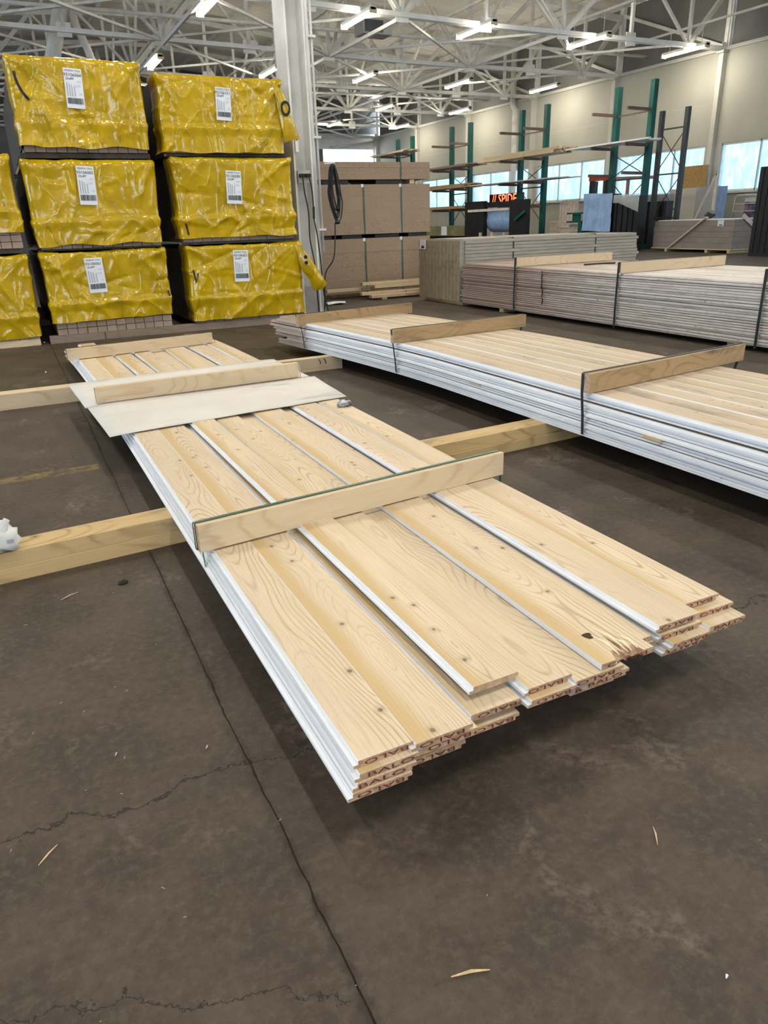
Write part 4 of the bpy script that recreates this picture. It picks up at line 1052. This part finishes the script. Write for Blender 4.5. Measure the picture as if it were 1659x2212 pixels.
# timber pile at the right edge
for k, (z0, lab, mt) in enumerate(((0, 'bottom timber', BUNKO), (.25, 'second timber', BUNKO), (.50, 'third timber', LUMB), (.76, 'top timber', LUMB))):
    o = MB().box((23.1, 15.9, z0), (26-.6, 16.55, z0+.17)).build('timber', mt); tag(o, '%s of the short pile at the right picture edge' % lab, 'timber')
    if k: o2 = MB().box((23.4, 16.0, z0-.075), (23.5, 16.5, z0-.003)).build('sticker', BLACK); tag(o2, 'dark sticker under the %s at the right edge' % lab, 'spacer')
for i, (p, q) in enumerate((((21.3, 15.6), (22.6, 15.9)), ((21.6, 15.3), (22.9, 15.55)), ((21.2, 16.0), (22.3, 15.4)))):
    timber('scrap_board', p, q, .03, .08, CARTON, 'scrap board on the floor at the right edge, %s of three' % ORD[i], 'board', None, None, .031*i)
# standing panels against the window wall
o = MB().box((25.55, 22.3, 2.17), (25.62, 23.65, 2.99)).build('osb_sheet', OSB); tag(o, 'brown chipboard sheet standing in the window behind the dark rack frame', 'sheet')
o = MB().box((25.3, 22.2, 0), (25.66, 23.8, 2.16)).build('shelf_cabinet', CREAM2); tag(o, 'low pale cabinet under the brown chipboard sheet', 'cabinet')
o = MB().box((24.5, 20.7, 0), (24.56, 21.75, 2.15)).build('white_panel', GREYP); tag(o, 'pale grey panel standing before the window, left of the battens', 'panel')
o = MB().box((24.42, 20.3, 0), (24.47, 20.68, 2.13)).build('white_panel', BLUEP); tag(o, 'narrow bluish panel standing before the window, right of the battens', 'panel')
t = thing('batten_pair', (23.7, 20.2, 0), 'two long pale battens leaning together above the grey boxes', 'battens')
MB().bar((0, .75, 1.0), (0, .02, 2.55), .05, .08).build('batten', CARTON, t); MB().bar((0, -.02, 0), (0, -.0, 2.55), .05, .08).build('batten', CARTON, t); MB().bar((0, .75, 0), (0, .75, 1.02), .05, .08).build('batten', CARTON, t)
t = thing('tube_cart', (24.2, 18.75, 0), 'bent metal tube cart with blue bags, right of the battens', 'cart')
fr = [(0, 0, .2), (0, 0, 1.72), (0, .12, 1.78), (0, .85, 1.78), (0, .95, 1.70), (0, .95, .2)]
MB().tube(fr, .025, 8).build('frame', GREYP, t, True)
for z in (1.5, 1.25): MB().bar((0, 0, z), (0, .95, z), .03, .03).build('rail', GREYP, t)
MB().box((-.1, -.1, .1), (.9, 1.0, .18)).build('deck', GREY, t)
MB().box((.05, -.05, .18), (.6, .55, 1.55)).build('bag_stack', simple('blue_bag', (.04, .09, .25), .5, .6, 5, alt=(.30, .16, .20)), t)
MB().box((.1, .1, 1.3), (.5, .6, 1.68)).build('carton', GREYP, t)
t = thing('sheet_stack', (20, 14.6, 0), 'tall black sheet covered stack at the right picture edge', 'panel pack')
MB().box((0, 0, 0), (1.2, .95, 2.42)).build('panel', BLACK, t)
m = MB(); 
for i in range(5): m.box((-.02, .05+i*.19, .1), (0, .12+i*.19, 2.40))
m.build('rib', BLACKP, t)

# ------------------------------------------------------------------ litter
def crumple(name, c, sz, mat, lab, cat, seed, nu=14, nv=9):
    m = MB(); vs = []
    for j in range(nv+1):
        th = PI*j/nv
        for i in range(nu):
            ph = 2*PI*i/nu; d = Vector((math.sin(th)*math.cos(ph), math.sin(th)*math.sin(ph), math.cos(th)))
            k = 1+.55*mnoise.noise(d*1.7+Vector((seed, 0, 0)))+.3*mnoise.noise(d*4+Vector((0, seed, 0)))
            p = Vector((d.x*sz[0], d.y*sz[1], d.z*sz[2]))*k; p.z = max(p.z, -sz[2]*.8); vs.append(p+Vector((0, 0, sz[2]*.8)))
    fs = [(j*nu+i, j*nu+(i+1) % nu, (j+1)*nu+(i+1) % nu, (j+1)*nu+i) for j in range(nv) for i in range(nu)]
    m.add(vs, fs); o = m.build(name, mat, None, True, c); tag(o, lab, cat); return o
b = crumple('crumpled_bag', (-.235, 3.02, .127), (.075, .07, .062), simple('bag_white', (.62, .62, .60), .5, .1, 20), 'crumpled white printed bag on the near bearer at the left edge', 'bag', 4)
MB().tube([(.01, -.02, .07), (.035, -.025, .115), (.05, -.02, .135)], [.03, .016, .012], 7).build('twisted_top', b.data.materials[0], b)
o = link('print', text_mesh('P', .03, INK), b); o.location = (-.01, -.085, .055); o.rotation_euler = (PI/2, 0, .2)
MB().box((.035, -.08, .055), (.06, -.078, .07)).build('print_block', INKG, b)
crumple('plastic_tuft', (1.775, 4.17, zp+.006), (.05, .035, .02), simple('tuft', (.35, .37, .38), .35, .9, 25), 'crumpled grey and black plastic tuft on the right edge of the pale pack', 'scrap', 9)
def sliver(p, q, r, mat, lab, cat='splinter', grp='wood splinters on the floor'):
    a, b_ = Vector((*p, .004)), Vector((*q, .004)); md = (a+b_)/2+Vector((.002, .001, .003))
    o = MB().tube([a, md, b_], [r*.4, r, r*.3], 5).build('splinter', mat); tag(o, lab, cat, grp)
sliver((-.190, 1.412), (-.148, 1.455), .0022, SPLIN, 'pale splinter on the floor at the left, level with the pack end')
sliver((-.055, 2.715), (.01, 2.75), .0022, SPLIN, 'pale splinter on the floor just in front of the near bearer')
sliver((1.072, .856), (1.042, .813), .0018, SPLIN, 'thin pale splinter on the floor at the right')
sliver((.482, .771), (.553, .749), .0032, SPLIN, 'thick brown splinter on the floor at the bottom of the picture')
sliver((.232, 1.612), (.238, 1.625), .0025, SPLIN, 'tiny pale chip beside the floor joint')
sliver((.010, 1.700), (.016, 1.715), .0022, SPLIN, 'tiny pale chip on the floor left of the joint')
sliver((.922, .535), (.928, .538), .0028, PAPER, 'tiny white chip near the bottom right corner')
sliver((.155, 7.92), (.17, 7.96), .008, PAPER, 'white paper bit on the far floor left of the pack')
sliver((.255, 10.2), (.27, 10.24), .008, PAPER, 'white paper bit below the yellow packs')
crumple('bark_bit', (.176, 2.745, 0), (.022, .012, .008), DEBR, 'dark bark bit on the floor before the near bearer', 'debris', 3, 8, 5)
m = MB()
for i in range(60):
    x, y = random.uniform(-.3, 1.5), random.uniform(.5, 2.9)
    if x > .4 and y > 1.0: continue
    a = random.uniform(0, PI); l = random.uniform(.0015, .006); dx, dy = l*math.cos(a), l*math.sin(a)
    m.tube([(x-dx, y-dy, .001), (x, y, .002), (x+dx, y+dy, .001)], [.0003, .0008, .0003], 4)
tag(m.build('wood_shavings', SPLIN), 'tiny pale wood shavings scattered over the foreground floor', 'shavings', kind='stuff')
